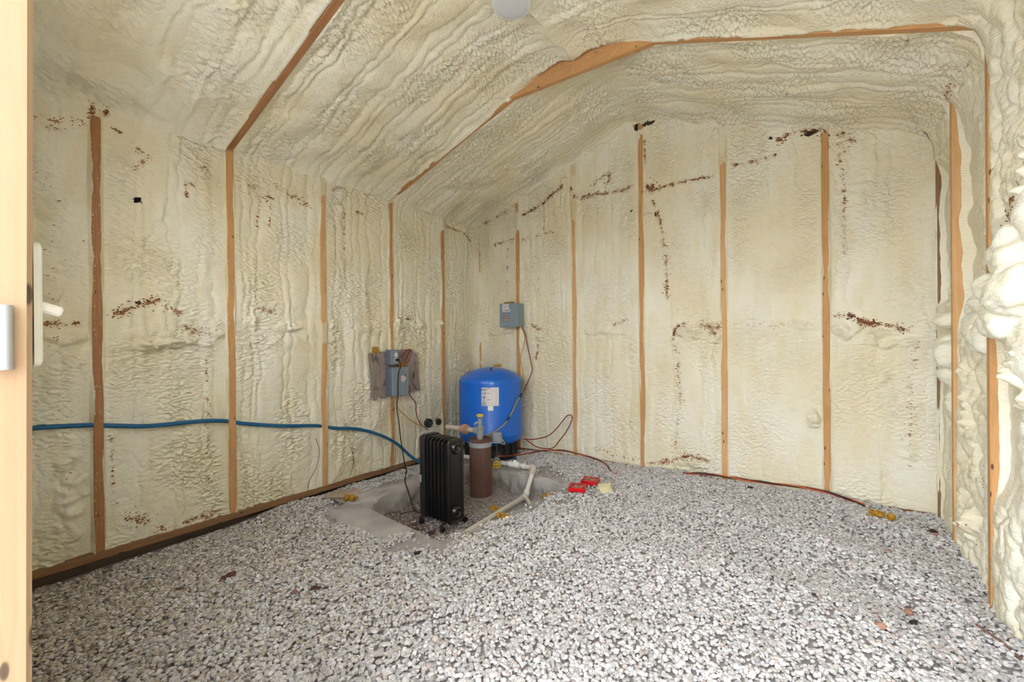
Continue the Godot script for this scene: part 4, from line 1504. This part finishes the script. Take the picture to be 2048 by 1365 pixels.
# ------------------------------------------------------------------ electrics
func make_electrics():
	# weathered plywood on the left wall
	var pts := [Vector2(1.348, 1.006), Vector2(1.27, 1.012), Vector2(1.0, 1.028), Vector2(.90, 1.022), Vector2(.885, 1.0), Vector2(.850, .988), Vector2(.838, .90), Vector2(.816, .667), Vector2(.95, .655), Vector2(1.1, .648), Vector2(1.23, .635), Vector2(1.232, .652), Vector2(1.27, .655), Vector2(1.275, .630), Vector2(1.315, .628), Vector2(1.325, .72)]
	var poly := PackedVector2Array()
	for p in pts: poly.append(Vector2(-p.x, p.y))
	var st := st_new()
	var ix := Geometry2D.triangulate_polygon(poly)
	for k in range(0, ix.size(), 3):
		for side in [0, 1]:
			var vs := []
			for i in 3: vs.append(Vector3(.012 if side else 0.0, poly[ix[k + i]].y, -poly[ix[k + i]].x))
			var n := Vector3(1 if side else -1, 0, 0)
			if (vs[1] - vs[0]).cross(vs[2] - vs[0]).dot(n) > 0.0: vs = [vs[0], vs[2], vs[1]]
			for v in vs:
				st.set_normal(n)
				st.set_uv(Vector2(v.z, v.y))
				st.add_vertex(v)
	for k in pts.size():
		var a: Vector2 = pts[k]
		var b: Vector2 = pts[(k + 1) % pts.size()]
		var d := (b - a).normalized()
		var n := Vector3(0, d.x, -d.y)
		if n.dot(Vector3(0, (a.y + b.y) * .5 - .83, (a.x + b.x) * .5 - 1.08)) < 0.0: n = -n
		quad(st, Vector3(0, a.y, a.x), Vector3(.012, a.y, a.x), Vector3(.012, b.y, b.x), Vector3(0, b.y, b.x), n, [Vector2(a.x, a.y), Vector2(a.x, a.y), Vector2(b.x, b.y), Vector2(b.x, b.y)])
	var bo := obj("plywood_board", st.commit(), M.ply)
	bo.position = Vector3(.004, 0, 0)
	tag(bo, "weathered grey plywood board with ragged edges on the left wall", "board")
	# outlet box
	var o := thing("outlet_box", "grey metal socket box at the top of the weathered board", "socket", Vector3(.016, .967, 1.15), PI * .5)
	obj("box", box_mesh(Vector3(.085, .125, .062), .004), M.box_dark, o).position = Vector3(0, 0, .031)
	obj("cover", box_mesh(Vector3(.075, .115, .003), .001), M.box_grey, o).position = Vector3(0, 0, .0635)
	var sk := Node3D.new()
	sk.name = "receptacle"
	o.add_child(sk)
	for yy in [-.0205, .0205]:
		st = st_new()
		plate(st, .029, .034, .012, [[0.0, -.002], [0.0, .002], [.001, .003]], Transform3D(Basis(Vector3.UP, -PI * .5), Vector3(.012, yy, .066)))
		obj("face", st.commit(), M.white, sk)
		if yy > 0.0:
			st = st_new()
			for q in [-.006, .006]: cbox(st, at(.012 + q, yy + .004, .0692), Vector3(.0025, .009, .0008), .0002)
			lathe(st, [Vector2(.003, 0), Vector2(.003, .0008), Vector2(.0001, .0008)], 8, aim(Vector3(.012, yy - .008, .0688), Vector3(0, 0, 1)))
			obj("slot", st.commit(), M.black_plastic, sk)
	# disconnect box
	var d := thing("disconnect_box", "grey metal switch box with a paper tag on the weathered board", "switch box", Vector3(.016, .768, 1.105), PI * .5)
	st = st_new()
	cbox(st, at(0, 0, .03), Vector3(.185, .225, .06), .004)
	obj("box", st.commit(), M.box_dark, d)
	st = st_new()
	cbox(st, at(.008, 0, .064), Vector3(.172, .232, .016), .003)
	cbox(st, at(.096, -.01, .05), Vector3(.006, .05, .05), .001)
	obj("cover", st.commit(), M.box_grey, d)
	st = st_new()
	cbox(st, at(.045, .045, .073), Vector3(.035, .014, .003), .001)
	obj("slot_plate", st.commit(), M.dark_metal, d)
	st = st_new()
	var tg := PackedVector2Array([Vector2(-.02, .026), Vector2(.012, .03), Vector2(.03, .012), Vector2(.034, -.002), Vector2(.014, -.02), Vector2(.006, -.034), Vector2(-.004, -.022), Vector2(-.022, -.018)])
	ix = Geometry2D.triangulate_polygon(tg)
	for k in range(0, ix.size(), 3):
		for sd in [-1, 1]: tri(st, Vector3(tg[ix[k]].x, tg[ix[k]].y, sd * .0006), Vector3(tg[ix[k + 1]].x, tg[ix[k + 1]].y, sd * .0006), Vector3(tg[ix[k + 2]].x, tg[ix[k + 2]].y, sd * .0006), Vector3(0, 0, sd))
	var tgm := tex_from(64, 64, func(x, y): return Color8(228, 206, 210) if (y % 9) > 3 or (x * 7 + y * 3) % 11 > 6 else Color8(186, 134, 146))
	var tm := StandardMaterial3D.new()
	tm.albedo_texture = tgm
	tm.uv1_scale = Vector3(14, 14, 1)
	tm.roughness = .8
	obj("paper_tag", st.commit(), tm, d).position = Vector3(.030, .02, .0745)
	# control box on the back wall
	var c := thing("control_box", "grey-blue metal control box with white stickers on the back wall above the tank", "control box", Vector3(.478, 1.338, .0))
	var bw := .205
	var bh := .222
	obj("body", box_mesh(Vector3(bw, bh, .10), .004), M.box_grey, c).position = Vector3(0, 0, .055)
	st = st_new()
	cbox(st, at(0, 0, .110), Vector3(bw + .006, bh + .006, .018), .004)
	lathe(st, [Vector2(.006, 0), Vector2(.006, .004), Vector2(.001, .005)], 10, aim(Vector3(0, -bh * .5 + .012, .118), Vector3(0, 0, 1)))
	obj("cover", st.commit(), M.box_grey, c)
	var ink := Color8(44, 52, 84)
	var im := Image.create(96, 56, false, Image.FORMAT_RGB8)
	im.fill(Color8(228, 230, 236))
	var r := RandomNumberGenerator.new()
	r.seed = 8
	for q in [[8, 14, 84], [24, 8, 88], [38, 18, 76]]:
		var x: int = q[1]
		while x < q[2]:
			var ww := r.randi_range(3, 6)
			im.fill_rect(Rect2i(x, q[0], ww, 8), ink)
			im.fill_rect(Rect2i(x + 1, q[0] + 2, maxi(1, ww - 3), 2), Color8(228, 230, 236))
			x += ww + r.randi_range(2, 5)
	var wm := StandardMaterial3D.new()
	wm.albedo_texture = ImageTexture.create_from_image(im)
	wm.roughness = .5
	sticker("sticker", c, Vector3(-.030, .082, .1195), .070, .044, wm)
	im = Image.create(96, 26, false, Image.FORMAT_RGB8)
	im.fill(Color8(212, 206, 204))
	for k in 16: im.fill_rect(Rect2i(6 + k * 5, 9, r.randi_range(2, 4), 8), Color8(84, 84, 96))
	wm = StandardMaterial3D.new()
	wm.albedo_texture = ImageTexture.create_from_image(im)
	wm.roughness = .5
	sticker("sticker", c, Vector3(-.022, .045, .1195), .092, .026, wm)
	# handwriting below it
	st = st_new()
	for row in 3:
		var x := -.085 if row == 2 else -.078 + row * .002
		while x < (.03 if row < 2 else -.055):
			var l := r.randf_range(.004, .010)
			tube(st, PackedVector3Array([Vector3(x, .018 - row * .017, .1195), Vector3(x + l, .018 - row * .017 + r.randf_range(-.006, .006), .1195)]), .0009, 4)
			tube(st, PackedVector3Array([Vector3(x + l * .5, .012 - row * .017, .1195), Vector3(x + l * .5, .022 - row * .017, .1195)]), .0008, 4)
			x += l + r.randf_range(.003, .007)
	obj("handwriting", st.commit(), mat(40, 48, 60, .6), c)
	im = Image.create(80, 56, false, Image.FORMAT_RGB8)
	im.fill(Color8(40, 44, 52))
	im.fill_rect(Rect2i(4, 4, 72, 48), Color8(176, 168, 150))
	im.fill_rect(Rect2i(2, 18, 76, 9), Color8(178, 52, 34))
	for k in 5: im.fill_rect(Rect2i(8, 8 + k * 9, 50, 2), Color8(120, 110, 100))
	wm = StandardMaterial3D.new()
	wm.albedo_texture = ImageTexture.create_from_image(im)
	wm.roughness = .5
	sticker("warning_sticker", c, Vector3(-.026, -.036, .1195), .064, .046, wm)

func sticker(called: String, parent: Node, p: Vector3, w: float, h: float, m: Material):
	var st := st_new()
	var a := Vector3(-w * .5, h * .5, .0004)
	quad(st, a, a + Vector3(w, 0, 0), a + Vector3(w, -h, 0), a + Vector3(0, -h, 0), Vector3(0, 0, 1))
	var b := a - Vector3(0, 0, .0008)
	quad(st, b, b + Vector3(w, 0, 0), b + Vector3(w, -h, 0), b + Vector3(0, -h, 0), Vector3(0, 0, -1))
	obj(called, st.commit(), m, parent).position = p

# ------------------------------------------------------------------ cables
func cable(called: String, pts: Array, r: float, m: Material, label: String, category := "cable"):
	var o := obj(called, tube_mesh(pts, r, 7), m)
	tag(o, label, category)
	return o

func V(a: Array) -> Array:
	var o := []
	for k in range(0, a.size(), 3): o.append(Vector3(a[k], a[k + 1], a[k + 2]))
	return o

# the same, kept clear of the tank's shell
func off_tank(a: Array) -> Array:
	var o := V(a)
	for k in o.size():
		var d := Vector2(o[k].x - .405, o[k].z - .305)
		if o[k].y < .76 and d.length() < .302:
			d = d.normalized() * .302
			o[k] = Vector3(.405 + d.x, o[k].y, .305 + d.y)
	return o

func make_cables():
	var k := thing("black_cord", "black power cord hanging from the socket box down to the radiator", "power cord", Vector3.ZERO)
	obj("cord", tube_mesh(V([.12,.935,1.138, .13,.90,1.128, .112,.85,1.135, .10,.76,1.135, .098,.66,1.135, .098,.56,1.148, .105,.44,1.135, .14,.27,1.14, .18,.13,1.145, .215,.07,1.155, .26,.05,1.20, .33,.048,1.27, .41,.047,1.335, .46,.025,1.36, .53,-.05,1.385, .60,-.09,1.41, .67,-.085,1.405, .70,-.05,1.40]), .0042, 8), M.wire_black, k)
	obj("loose_end", tube_mesh(V([.60,-.088,1.41, .57,-.09,1.46, .54,-.10,1.50]), .0035, 6), M.wire_black, k)
	var st := st_new()
	cbox(st, at(.099, .9465, 1.138), Vector3(.034, .024, .026), .006)
	obj("plug", st.commit(), M.wire_black, k)
	cable("yellow_cable", V([.05,.655,1.116, .04,.60,1.105, .03,.53,1.07, .035,.44,.975, .045,.38,.89, .07,.33,.80]), .0042, M.wire_yellow, "yellow cable running from the weathered board down behind the radiator")
	cable("dark_red_cable", V([.016,.672,.95, .02,.62,.93, .03,.56,.885, .03,.48,.88, .035,.40,.855, .05,.345,.82, .08,.31,.78]), .0040, M.wire_red, "dark red cable hanging from the lower right of the weathered board")
	cable("white_cord", V([.035,.655,1.12, .02,.61,1.13, .018,.54,1.20, .02,.469,1.254, .02,.38,1.345, .02,.305,1.443, .02,.164,1.575, .025,.08,1.68]), .0045, M.cord_white, "dirty white cord slanting down the foam of the left wall")
	cable("twisted_wires", V([.055,.965,1.08, .05,.98,1.04, .03,1.02,.98, .03,1.025,.93, .03,1.0,.955, .03,.95,.985, .03,.90,.995, .028,.86,.995]), .0042, M.wire_red, "dark red wires looped over the top of the weathered board")
	cable("orange_wire", V([.034,1.022,.93, .034,1.0,.945, .036,.95,.972, .034,.915,.99, .04,.89,1.01]), .0030, M.wire_orange, "short orange wire on the upper right of the weathered board")
	cable("bent_cable", V([.03,.80,.985, .03,.76,.985, .03,.72,.965, .028,.69,.945, .024,.66,.955, .024,.652,.975, .03,.66,1.0]), .0042, M.wire_red, "dark red cable bent around the right edge of the grey switch box")
	# from the control box to the pressure switch
	var y := thing("yellow_tank_cable", "yellow cable taped in a curve from the control box across the blue tank", "cable", Vector3.ZERO)
	obj("sheath", tube_mesh(off_tank([.575,1.23,.06, .612,1.16,.05, .615,1.08,.05, .575,.93,.06, .60,.84,.07, .655,.70,.13, .675,.62,.22, .690,.55,.32, .70,.47,.38, .69,.39,.46, .66,.33,.57, .60,.285,.66, .60,.25,.66, .625,.25,.65]), .0046, 8), M.wire_yellow, y)
	obj("loop", tube_mesh(V([.615,.275,.655, .65,.30,.65, .70,.315,.64, .755,.30,.63, .79,.262,.62, .785,.243,.615, .752,.252,.615]), .0042, 8), M.wire_yellow, y)
	obj("tape_wrap", tube_mesh(off_tank([.676,.615,.226, .682,.585,.268]), .008, 8, false), M.tape, y)
	obj("tape_wrap", tube_mesh(off_tank([.697,.432,.415, .691,.405,.447]), .008, 8, false), M.tape, y)
	cable("control_box_cable", off_tank([.59,1.23,.055, .622,1.15,.045, .650,1.03,.045, .690,.86,.045, .695,.80,.05, .66,.69,.08, .64,.62,.14]), .0044, M.wire_red, "dark red cable curving from the control box to the tank's right side")
	cable("loop_cable", off_tank([.70,.20,.20, .74,.19,.14, .80,.197,.07, .87,.225,.05, .945,.287,.05, 1.02,.375,.05, 1.075,.43,.05, 1.112,.425,.05, 1.105,.375,.05, 1.05,.275,.05, .985,.195,.05, .93,.125,.07, .86,.115,.10, .80,.13,.14, .765,.16,.17, .72,.19,.18]), .0046, M.wire_red, "dark red cable looping up against the foam right of the blue tank")
	var t := thing("twisted_supply_wires", "twisted red, orange and black wires lying along the gravel at the back wall", "cable", Vector3.ZERO)
	var path := smooth_path(V([.735,.145,.63, .80,.135,.52, .86,.125,.34, .88,.115,.18, .93,.11,.10, 1.06,.115,.07, 1.207,.105,.075, 1.379,.095,.11, 1.50,.088,.20, 1.58,.082,.31, 1.66,.078,.37]), .008)
	for q in 3:
		var pp := PackedVector3Array()
		for i in path.size():
			var a := i * .18 + TAU * q / 3.0
			pp.append(path[i] + Vector3(0, cos(a), sin(a)) * .0042)
		st = st_new()
		tube(st, pp, .0034, 6)
		obj(["red_wire", "orange_wire", "black_wire"][q], st.commit(), [M.wire_red, M.wire_orange, M.wire_black][q], t)
	t = thing("buried_wires", "red and black wires half buried in gravel along the right of the back wall", "cable", Vector3.ZERO)
	path = smooth_path(V([2.06,.084,.08, 2.16,.094,.05, 2.26,.098,.035, 2.36,.096,.03, 2.50,.097,.03, 2.65,.100,.03, 2.80,.106,.03, 2.92,.104,.04, 3.0,.096,.06, 3.08,.090,.10, 3.13,.084,.13]), .008)
	for q in 3:
		var pp := PackedVector3Array()
		for i in path.size():
			var a := i * .13 + TAU * q / 3.0
			pp.append(path[i] + Vector3(0, cos(a), sin(a)) * .0052)
		st = st_new()
		tube(st, pp, .0042, 6)
		obj(["red_wire", "orange_wire", "black_wire"][q], st.commit(), [M.wire_red, M.wire_orange, M.wire_black][q], t)
	cable("thin_wire", V([.012,.42,1.80, .014,.33,1.775, .02,.22,1.80, .02,.14,1.85, .025,.085,1.87]), .0018, M.wire_black, "thin dark wire dangling by the third stud of the left wall", "wire")
	cable("thin_wire", V([.012,.30,1.52, .016,.22,1.50, .02,.15,1.505, .025,.09,1.54]), .0018, M.wire_black, "thin dark wire beside the dirty white cord at the foot of the left wall", "wire")

# ------------------------------------------------------------------ fittings
func make_fittings():
	var l := thing("ceiling_light", "round white flat lamp on the ceiling foam, at the top of the picture", "lamp", Vector3(1.735, 2.705, 1.80))
	var st := st_new()
	lathe(st, [Vector2(.001, .06), Vector2(.096, .06), Vector2(.096, .0), Vector2(.092, -.006), Vector2(.080, -.008)], 40)
	obj("rim", st.commit(), mat(222, 222, 224, .4), l)
	st = st_new()
	lathe(st, [Vector2(.001, -.012), Vector2(.04, -.011), Vector2(.07, -.009), Vector2(.082, -.006)], 40)
	obj("diffuser", st.commit(), mat(214, 214, 220, .35), l)
	# light switch on the room side of the door frame, seen edge on
	var s := thing("light_switch", "white light switch seen edge on behind the door frame", "light switch", Vector3(2.325, 1.137, L))
	obj("box", box_mesh(Vector3(.056, .1, .05), .004), M.dark_metal, s).position = Vector3(.002, 0, .018)
	st = st_new()
	plate(st, .072, .117, .006, [[.0, -.003], [0.0, .001], [.003, .003]], Transform3D(Basis(Vector3.UP, PI * .5), Vector3(0, 0, -.010)))
	obj("wall_plate", st.commit(), mat(226, 228, 220, .4), s)
	st = st_new()
	cbox(st, Transform3D(Basis(Vector3(1, 0, 0), -.35), Vector3(.0, -.002, -.020)), Vector3(.010, .010, .024), .002)
	obj("toggle", st.commit(), M.white, s)

# ------------------------------------------------------------------ loose things
func clump(st: SurfaceTool, r: RandomNumberGenerator, size: Vector3, n: int):
	for k in n:
		var p := Vector3(r.randf_range(-.5, .5), r.randf_range(0, .8), r.randf_range(-.5, .5)) * size
		var rad := size.x * r.randf_range(.10, .2)
		var b := Basis.from_euler(Vector3(r.randf(), r.randf() * 6.0, r.randf())) * Basis.from_scale(Vector3(1.0, .7, 1.2))
		lathe(st, [Vector2(.0005, -rad), Vector2(rad * .7, -rad * .7), Vector2(rad, 0), Vector2(rad * .7, rad * .7), Vector2(.0005, rad)], 8, Transform3D(b, p + Vector3(0, rad * .5, 0)))

func rough_block(size: Vector3, sd: int, jit: float) -> Mesh:
	var r := RandomNumberGenerator.new()
	r.seed = sd
	var c := []
	for sx in [-1, 1]:
		for sy in [-1, 1]:
			for sz in [-1, 1]: c.append(Vector3(sx, sy, sz) * size * .5 + Vector3(r.randf_range(-1, 1), r.randf_range(-1, 1), r.randf_range(-1, 1)) * size * jit)
	var st := st_new()
	for f in [[0, 1, 3, 2], [4, 5, 7, 6], [0, 1, 5, 4], [2, 3, 7, 6], [0, 2, 6, 4], [1, 3, 7, 5]]:
		var a: Vector3 = c[f[0]]
		var b: Vector3 = c[f[1]]
		var d: Vector3 = c[f[2]]
		var e: Vector3 = c[f[3]]
		var mid := (a + b + d + e) * .25
		var n := (b - a).cross(d - a).normalized()
		if n.dot(mid) < 0.0: n = -n
		# a slightly domed face of four triangles with worn corners
		var q := [a, b, d, e]
		var top := mid + n * minf(size.x, size.z) * .04
		for k in 4:
			var u: Vector3 = q[k].lerp(mid, .06)
			var v: Vector3 = q[(k + 1) % 4].lerp(mid, .06)
			var nn := (v - u).cross(top - u).normalized()
			if nn.dot(n) < 0.0: nn = -nn
			tri(st, u, v, top, nn)
			var nm: Vector3 = ((u + v) * .5).normalized()
			quad(st, q[k] * .975, q[(k + 1) % 4] * .975, v, u, (n + nm * .5).normalized())
	return st.commit()

func make_debris():
	# bait trays
	for q in [[Vector3(1.570, .052, .842), .35, "red square bait tray nearest the pit, in front of the other one", 3], [Vector3(1.560, .062, .625), .2, "red square bait tray farther from the doorway, behind the other one", 4]]:
		q[0].y = floor_h(q[0].x, q[0].z) + .010
		var t := thing("bait_tray", q[2], "tray", q[0], q[1], "red bait trays on the gravel")
		var st := st_new()
		var w := .105
		var h := .028
		cbox(st, at(0, .003, 0), Vector3(w, .005, w), .001)
		for s in [-1.0, 1.0]:
			cbox(st, Transform3D(Basis(Vector3(0, 0, 1), -.18 * s), Vector3(s * w * .5, h * .5, 0)), Vector3(.005, h, w + .006), .0015)
			cbox(st, Transform3D(Basis(Vector3(1, 0, 0), .18 * s), Vector3(0, h * .5, s * w * .5)), Vector3(w + .006, h, .005), .0015)
			cbox(st, at(s * (w * .5 - .009), h - .002, 0), Vector3(.018, .003, w), .001)
			cbox(st, at(0, h - .002, s * (w * .5 - .009)), Vector3(w, .003, .018), .001)
		obj("tray", st.commit(), M.red, t)
		st = st_new()
		var r := RandomNumberGenerator.new()
		r.seed = q[3]
		for k in 60:
			var b := Basis.from_euler(Vector3(r.randf_range(-.5, .5), r.randf() * TAU, r.randf_range(-.5, .5)))
			cbox(st, Transform3D(b, Vector3(r.randf_range(-.034, .034), r.randf_range(.012, .026), r.randf_range(-.034, .034))), Vector3(.018, .004, .004), .001)
		obj("bait", st.commit(), mat(168, 152, 122, .9), t)
	var o := obj("foam_scrap", rough_block(Vector3(.085, .06, .06), 6, .16), mat(224, 216, 172, .6))
	o.position = Vector3(1.725, .082, .742)
	o.rotation = Vector3(.2, .6, .25)
	tag(o, "cream chunk of foam with a pinkish face beside the red trays", "foam chunk")
	o = obj("flat_stone", rough_block(Vector3(.19, .035, .13), 12, .14), mat(178, 160, 142, .9))
	o.position = Vector3(.185, .022, 1.70)
	o.rotation = Vector3(.05, .4, .12)
	tag(o, "flat tan stone lying by the left wall near the pit", "stone")
	o = obj("concrete_block", rough_block(Vector3(.085, .045, .10), 15, .10), mat(150, 142, 132, .9))
	o.position = Vector3(1.365, .040, 1.775)
	o.rotation = Vector3(.15, .5, .1)
	tag(o, "small grey concrete block at the lower end of the white pipe", "block")
	var r := RandomNumberGenerator.new()
	r.seed = 77
	var amb := [
		[Vector3(.345, .03, 1.745), Vector3(.085, .035, .07), "amber foam clump on the pit's left concrete rim", 22],
		[Vector3(1.385, .042, 1.43), Vector3(.075, .028, .06), "amber foam clump with a white pebble on the near side of the drain pipe", 16],
		[Vector3(1.12, -.055, 1.17), Vector3(.07, .02, .05), "amber foam clump on the pit bed, on the far side of the drain pipe", 14],
		[Vector3(3.19, .078, .29), Vector3(.10, .025, .06), "amber foam clump on the gravel near the right corner", 18],
		[Vector3(1.37, -.025, .86), Vector3(.11, .02, .07), "dull amber clump at the pit's right end", 14],
		[Vector3(.30, .055, .86), Vector3(.06, .03, .05), "amber foam clump behind the radiator at the foot of the left wall", 10],
	]
	for a in amb:
		var st := st_new()
		clump(st, r, a[1], a[3])
		o = obj("amber_clump", st.commit(), M.amber)
		o.position = a[0]
		tag(o, a[2], "foam scrap", "amber foam scraps")
	var strips := [
		[Vector3(.335, .812, .405), Vector3(.062, .022, .024), .7, "amber foam strip lying on the left of the tank's dome"],
		[Vector3(.43, .862, .235), Vector3(.07, .022, .024), .45, "amber foam strip lying on the top of the tank's dome"],
		[Vector3(.445, 1.462, .055), Vector3(.085, .014, .05), .0, "amber foam strip lying on top of the control box"],
	]
	for a in strips:
		o = obj("amber_strip", rough_block(a[1], 31 + int(a[0].x * 100.0), .10), M.amber)
		o.position = a[0]
		o.rotation.y = a[2]
		tag(o, a[3], "foam scrap", "amber foam scraps")
	o = obj("amber_strip", rough_block(Vector3(.02, .055, .045), 37, .12), M.amber)
	o.position = Vector3(.012, 1.030, 1.287)
	tag(o, "amber foam scrap standing on the top left of the weathered board", "foam scrap", "amber foam scraps")
	o = obj("amber_strip", rough_block(Vector3(.03, .035, .045), 38, .16), M.amber)
	o.position = Vector3(.034, .900, 1.055)
	tag(o, "amber foam scrap between the socket box and the switch box", "foam scrap", "amber foam scraps")
	o = obj("pebble", stone_mesh(60), mat(232, 226, 216, .7))
	o.position = Vector3(1.425, .062, 1.455)
	o.scale = Vector3(.026, .022, .026)
	tag(o, "white round pebble touching the amber clump by the drain pipe", "pebble")
	# leaves and bark
	var leaves := [
		[Vector3(.709, .004, 2.643), .085, "long brown bark flake on the gravel in the left foreground"],
		[Vector3(1.208, .048, 2.511), .055, "dark reddish leaf scrap in the middle foreground gravel"],
		[Vector3(.622, .0, 2.802), .04, "small brown leaf scrap on the gravel nearest the left wall"],
		[Vector3(1.317, .062, 2.048), .05, "dark leaf scrap on the gravel in front of the concrete block"],
		[Vector3(.50, .012, 2.15), .04, "tan leaf scrap on the gravel left of the pit"],
		[Vector3(1.16, .045, 2.58), .05, "pale brown leaf scrap beside the dark reddish one"],
		[Vector3(1.30, -.045, .80), .085, "pale brown curled leaf in the pit's far right corner"],
		[Vector3(.80, -.085, 1.62), .07, "reddish brown leaf scrap in the pit in front of the radiator"],
		[Vector3(1.02, -.06, 1.66), .075, "dark brown leaf scrap in the pit's near corner"],
		[Vector3(3.396, .085, .372), .06, "dark twiggy leaf scrap by the foot of the right wall"],
		[Vector3(2.521, .09, .178), .05, "black twiggy scrap on the gravel by the back wall"],
		[Vector3(3.20, .085, 1.42), .045, "black scrap on the gravel in the right foreground"],
	]
	var lm := [mat(96, 62, 50, .85), mat(74, 46, 42, .85), mat(112, 76, 58, .85), mat(46, 40, 40, .85), mat(150, 104, 70, .85), mat(140, 108, 92, .85), mat(158, 130, 110, .85), mat(110, 64, 54, .85), mat(70, 46, 38, .85), mat(60, 40, 36, .85), mat(34, 30, 30, .85), mat(36, 34, 34, .85)]
	for k in leaves.size():
		o = obj("leaf_scrap", leaf_mesh(leaves[k][1], 200 + k), lm[k])
		o.position = leaves[k][0] + Vector3(0, .012, 0)
		if pit_dist(Vector2(o.position.x, o.position.z)) > 0.0: o.position.y = floor_h(o.position.x, o.position.z) + .018
		o.rotation = Vector3(r.randf_range(-.25, .25), r.randf() * TAU, r.randf_range(-.25, .25))
		tag(o, leaves[k][2], "leaf", "leaf scraps on the ground")
	var peb := [
		[Vector3(3.20, .085, 1.31), .034, "reddish brown pebble in the right foreground near the third right stud"],
		[Vector3(3.10, .085, 1.55), .032, "reddish brown pebble nearest the bottom right corner"],
		[Vector3(3.188, .088, .766), .022, "small reddish pebble on the gravel on the right"],
		[Vector3(3.117, .085, 1.12), .016, "small dark pebble on the gravel left of the right wall"],
		[Vector3(3.40, .09, .45), .022, "brown pebble at the foot of the right wall"],
	]
	for k in peb.size():
		o = obj("brown_pebble", stone_mesh(80 + k), mat(160, 120, 100, .7) if k != 3 else mat(70, 52, 48, .8))
		o.position = Vector3(peb[k][0].x, floor_h(peb[k][0].x, peb[k][0].z) + .012, peb[k][0].z)
		o.scale = Vector3(peb[k][1] * 1.4, peb[k][1] * .8, peb[k][1])
		o.rotation.y = r.randf() * TAU
		tag(o, peb[k][2], "pebble", "brown pebbles on the gravel")
	o = obj("twig", tube_mesh(V([3.37,.10,1.36, 3.40,.095,1.40, 3.43,.09,1.45, 3.445,.085,1.50]), .004, 6), mat(120, 84, 72, .8))
	tag(o, "thin brown twig on the gravel at the bottom right", "twig")

func leaf_mesh(size: float, sd: int) -> Mesh:
	var r := RandomNumberGenerator.new()
	r.seed = sd
	var n := 14
	var up := []
	for k in n:
		var a := TAU * k / n
		var q := size * .5 * r.randf_range(.6, 1.0)
		up.append(Vector3(cos(a) * q, r.randf_range(-.08, .14) * size, sin(a) * q * .6))
	var st := st_new()
	var c := Vector3(0, size * .06, 0)
	var dn := Vector3(0, -.003, 0)
	for k in n:
		var a: Vector3 = up[k]
		var b: Vector3 = up[(k + 1) % n]
		var nn := (b - a).cross(c - a).normalized()
		if nn.y < 0.0: nn = -nn
		tri(st, c, a, b, nn)
		tri(st, c + dn, a + dn, b + dn, -nn)
		quad(st, a, b, b + dn, a + dn, (a + b).normalized())
	return st.commit()
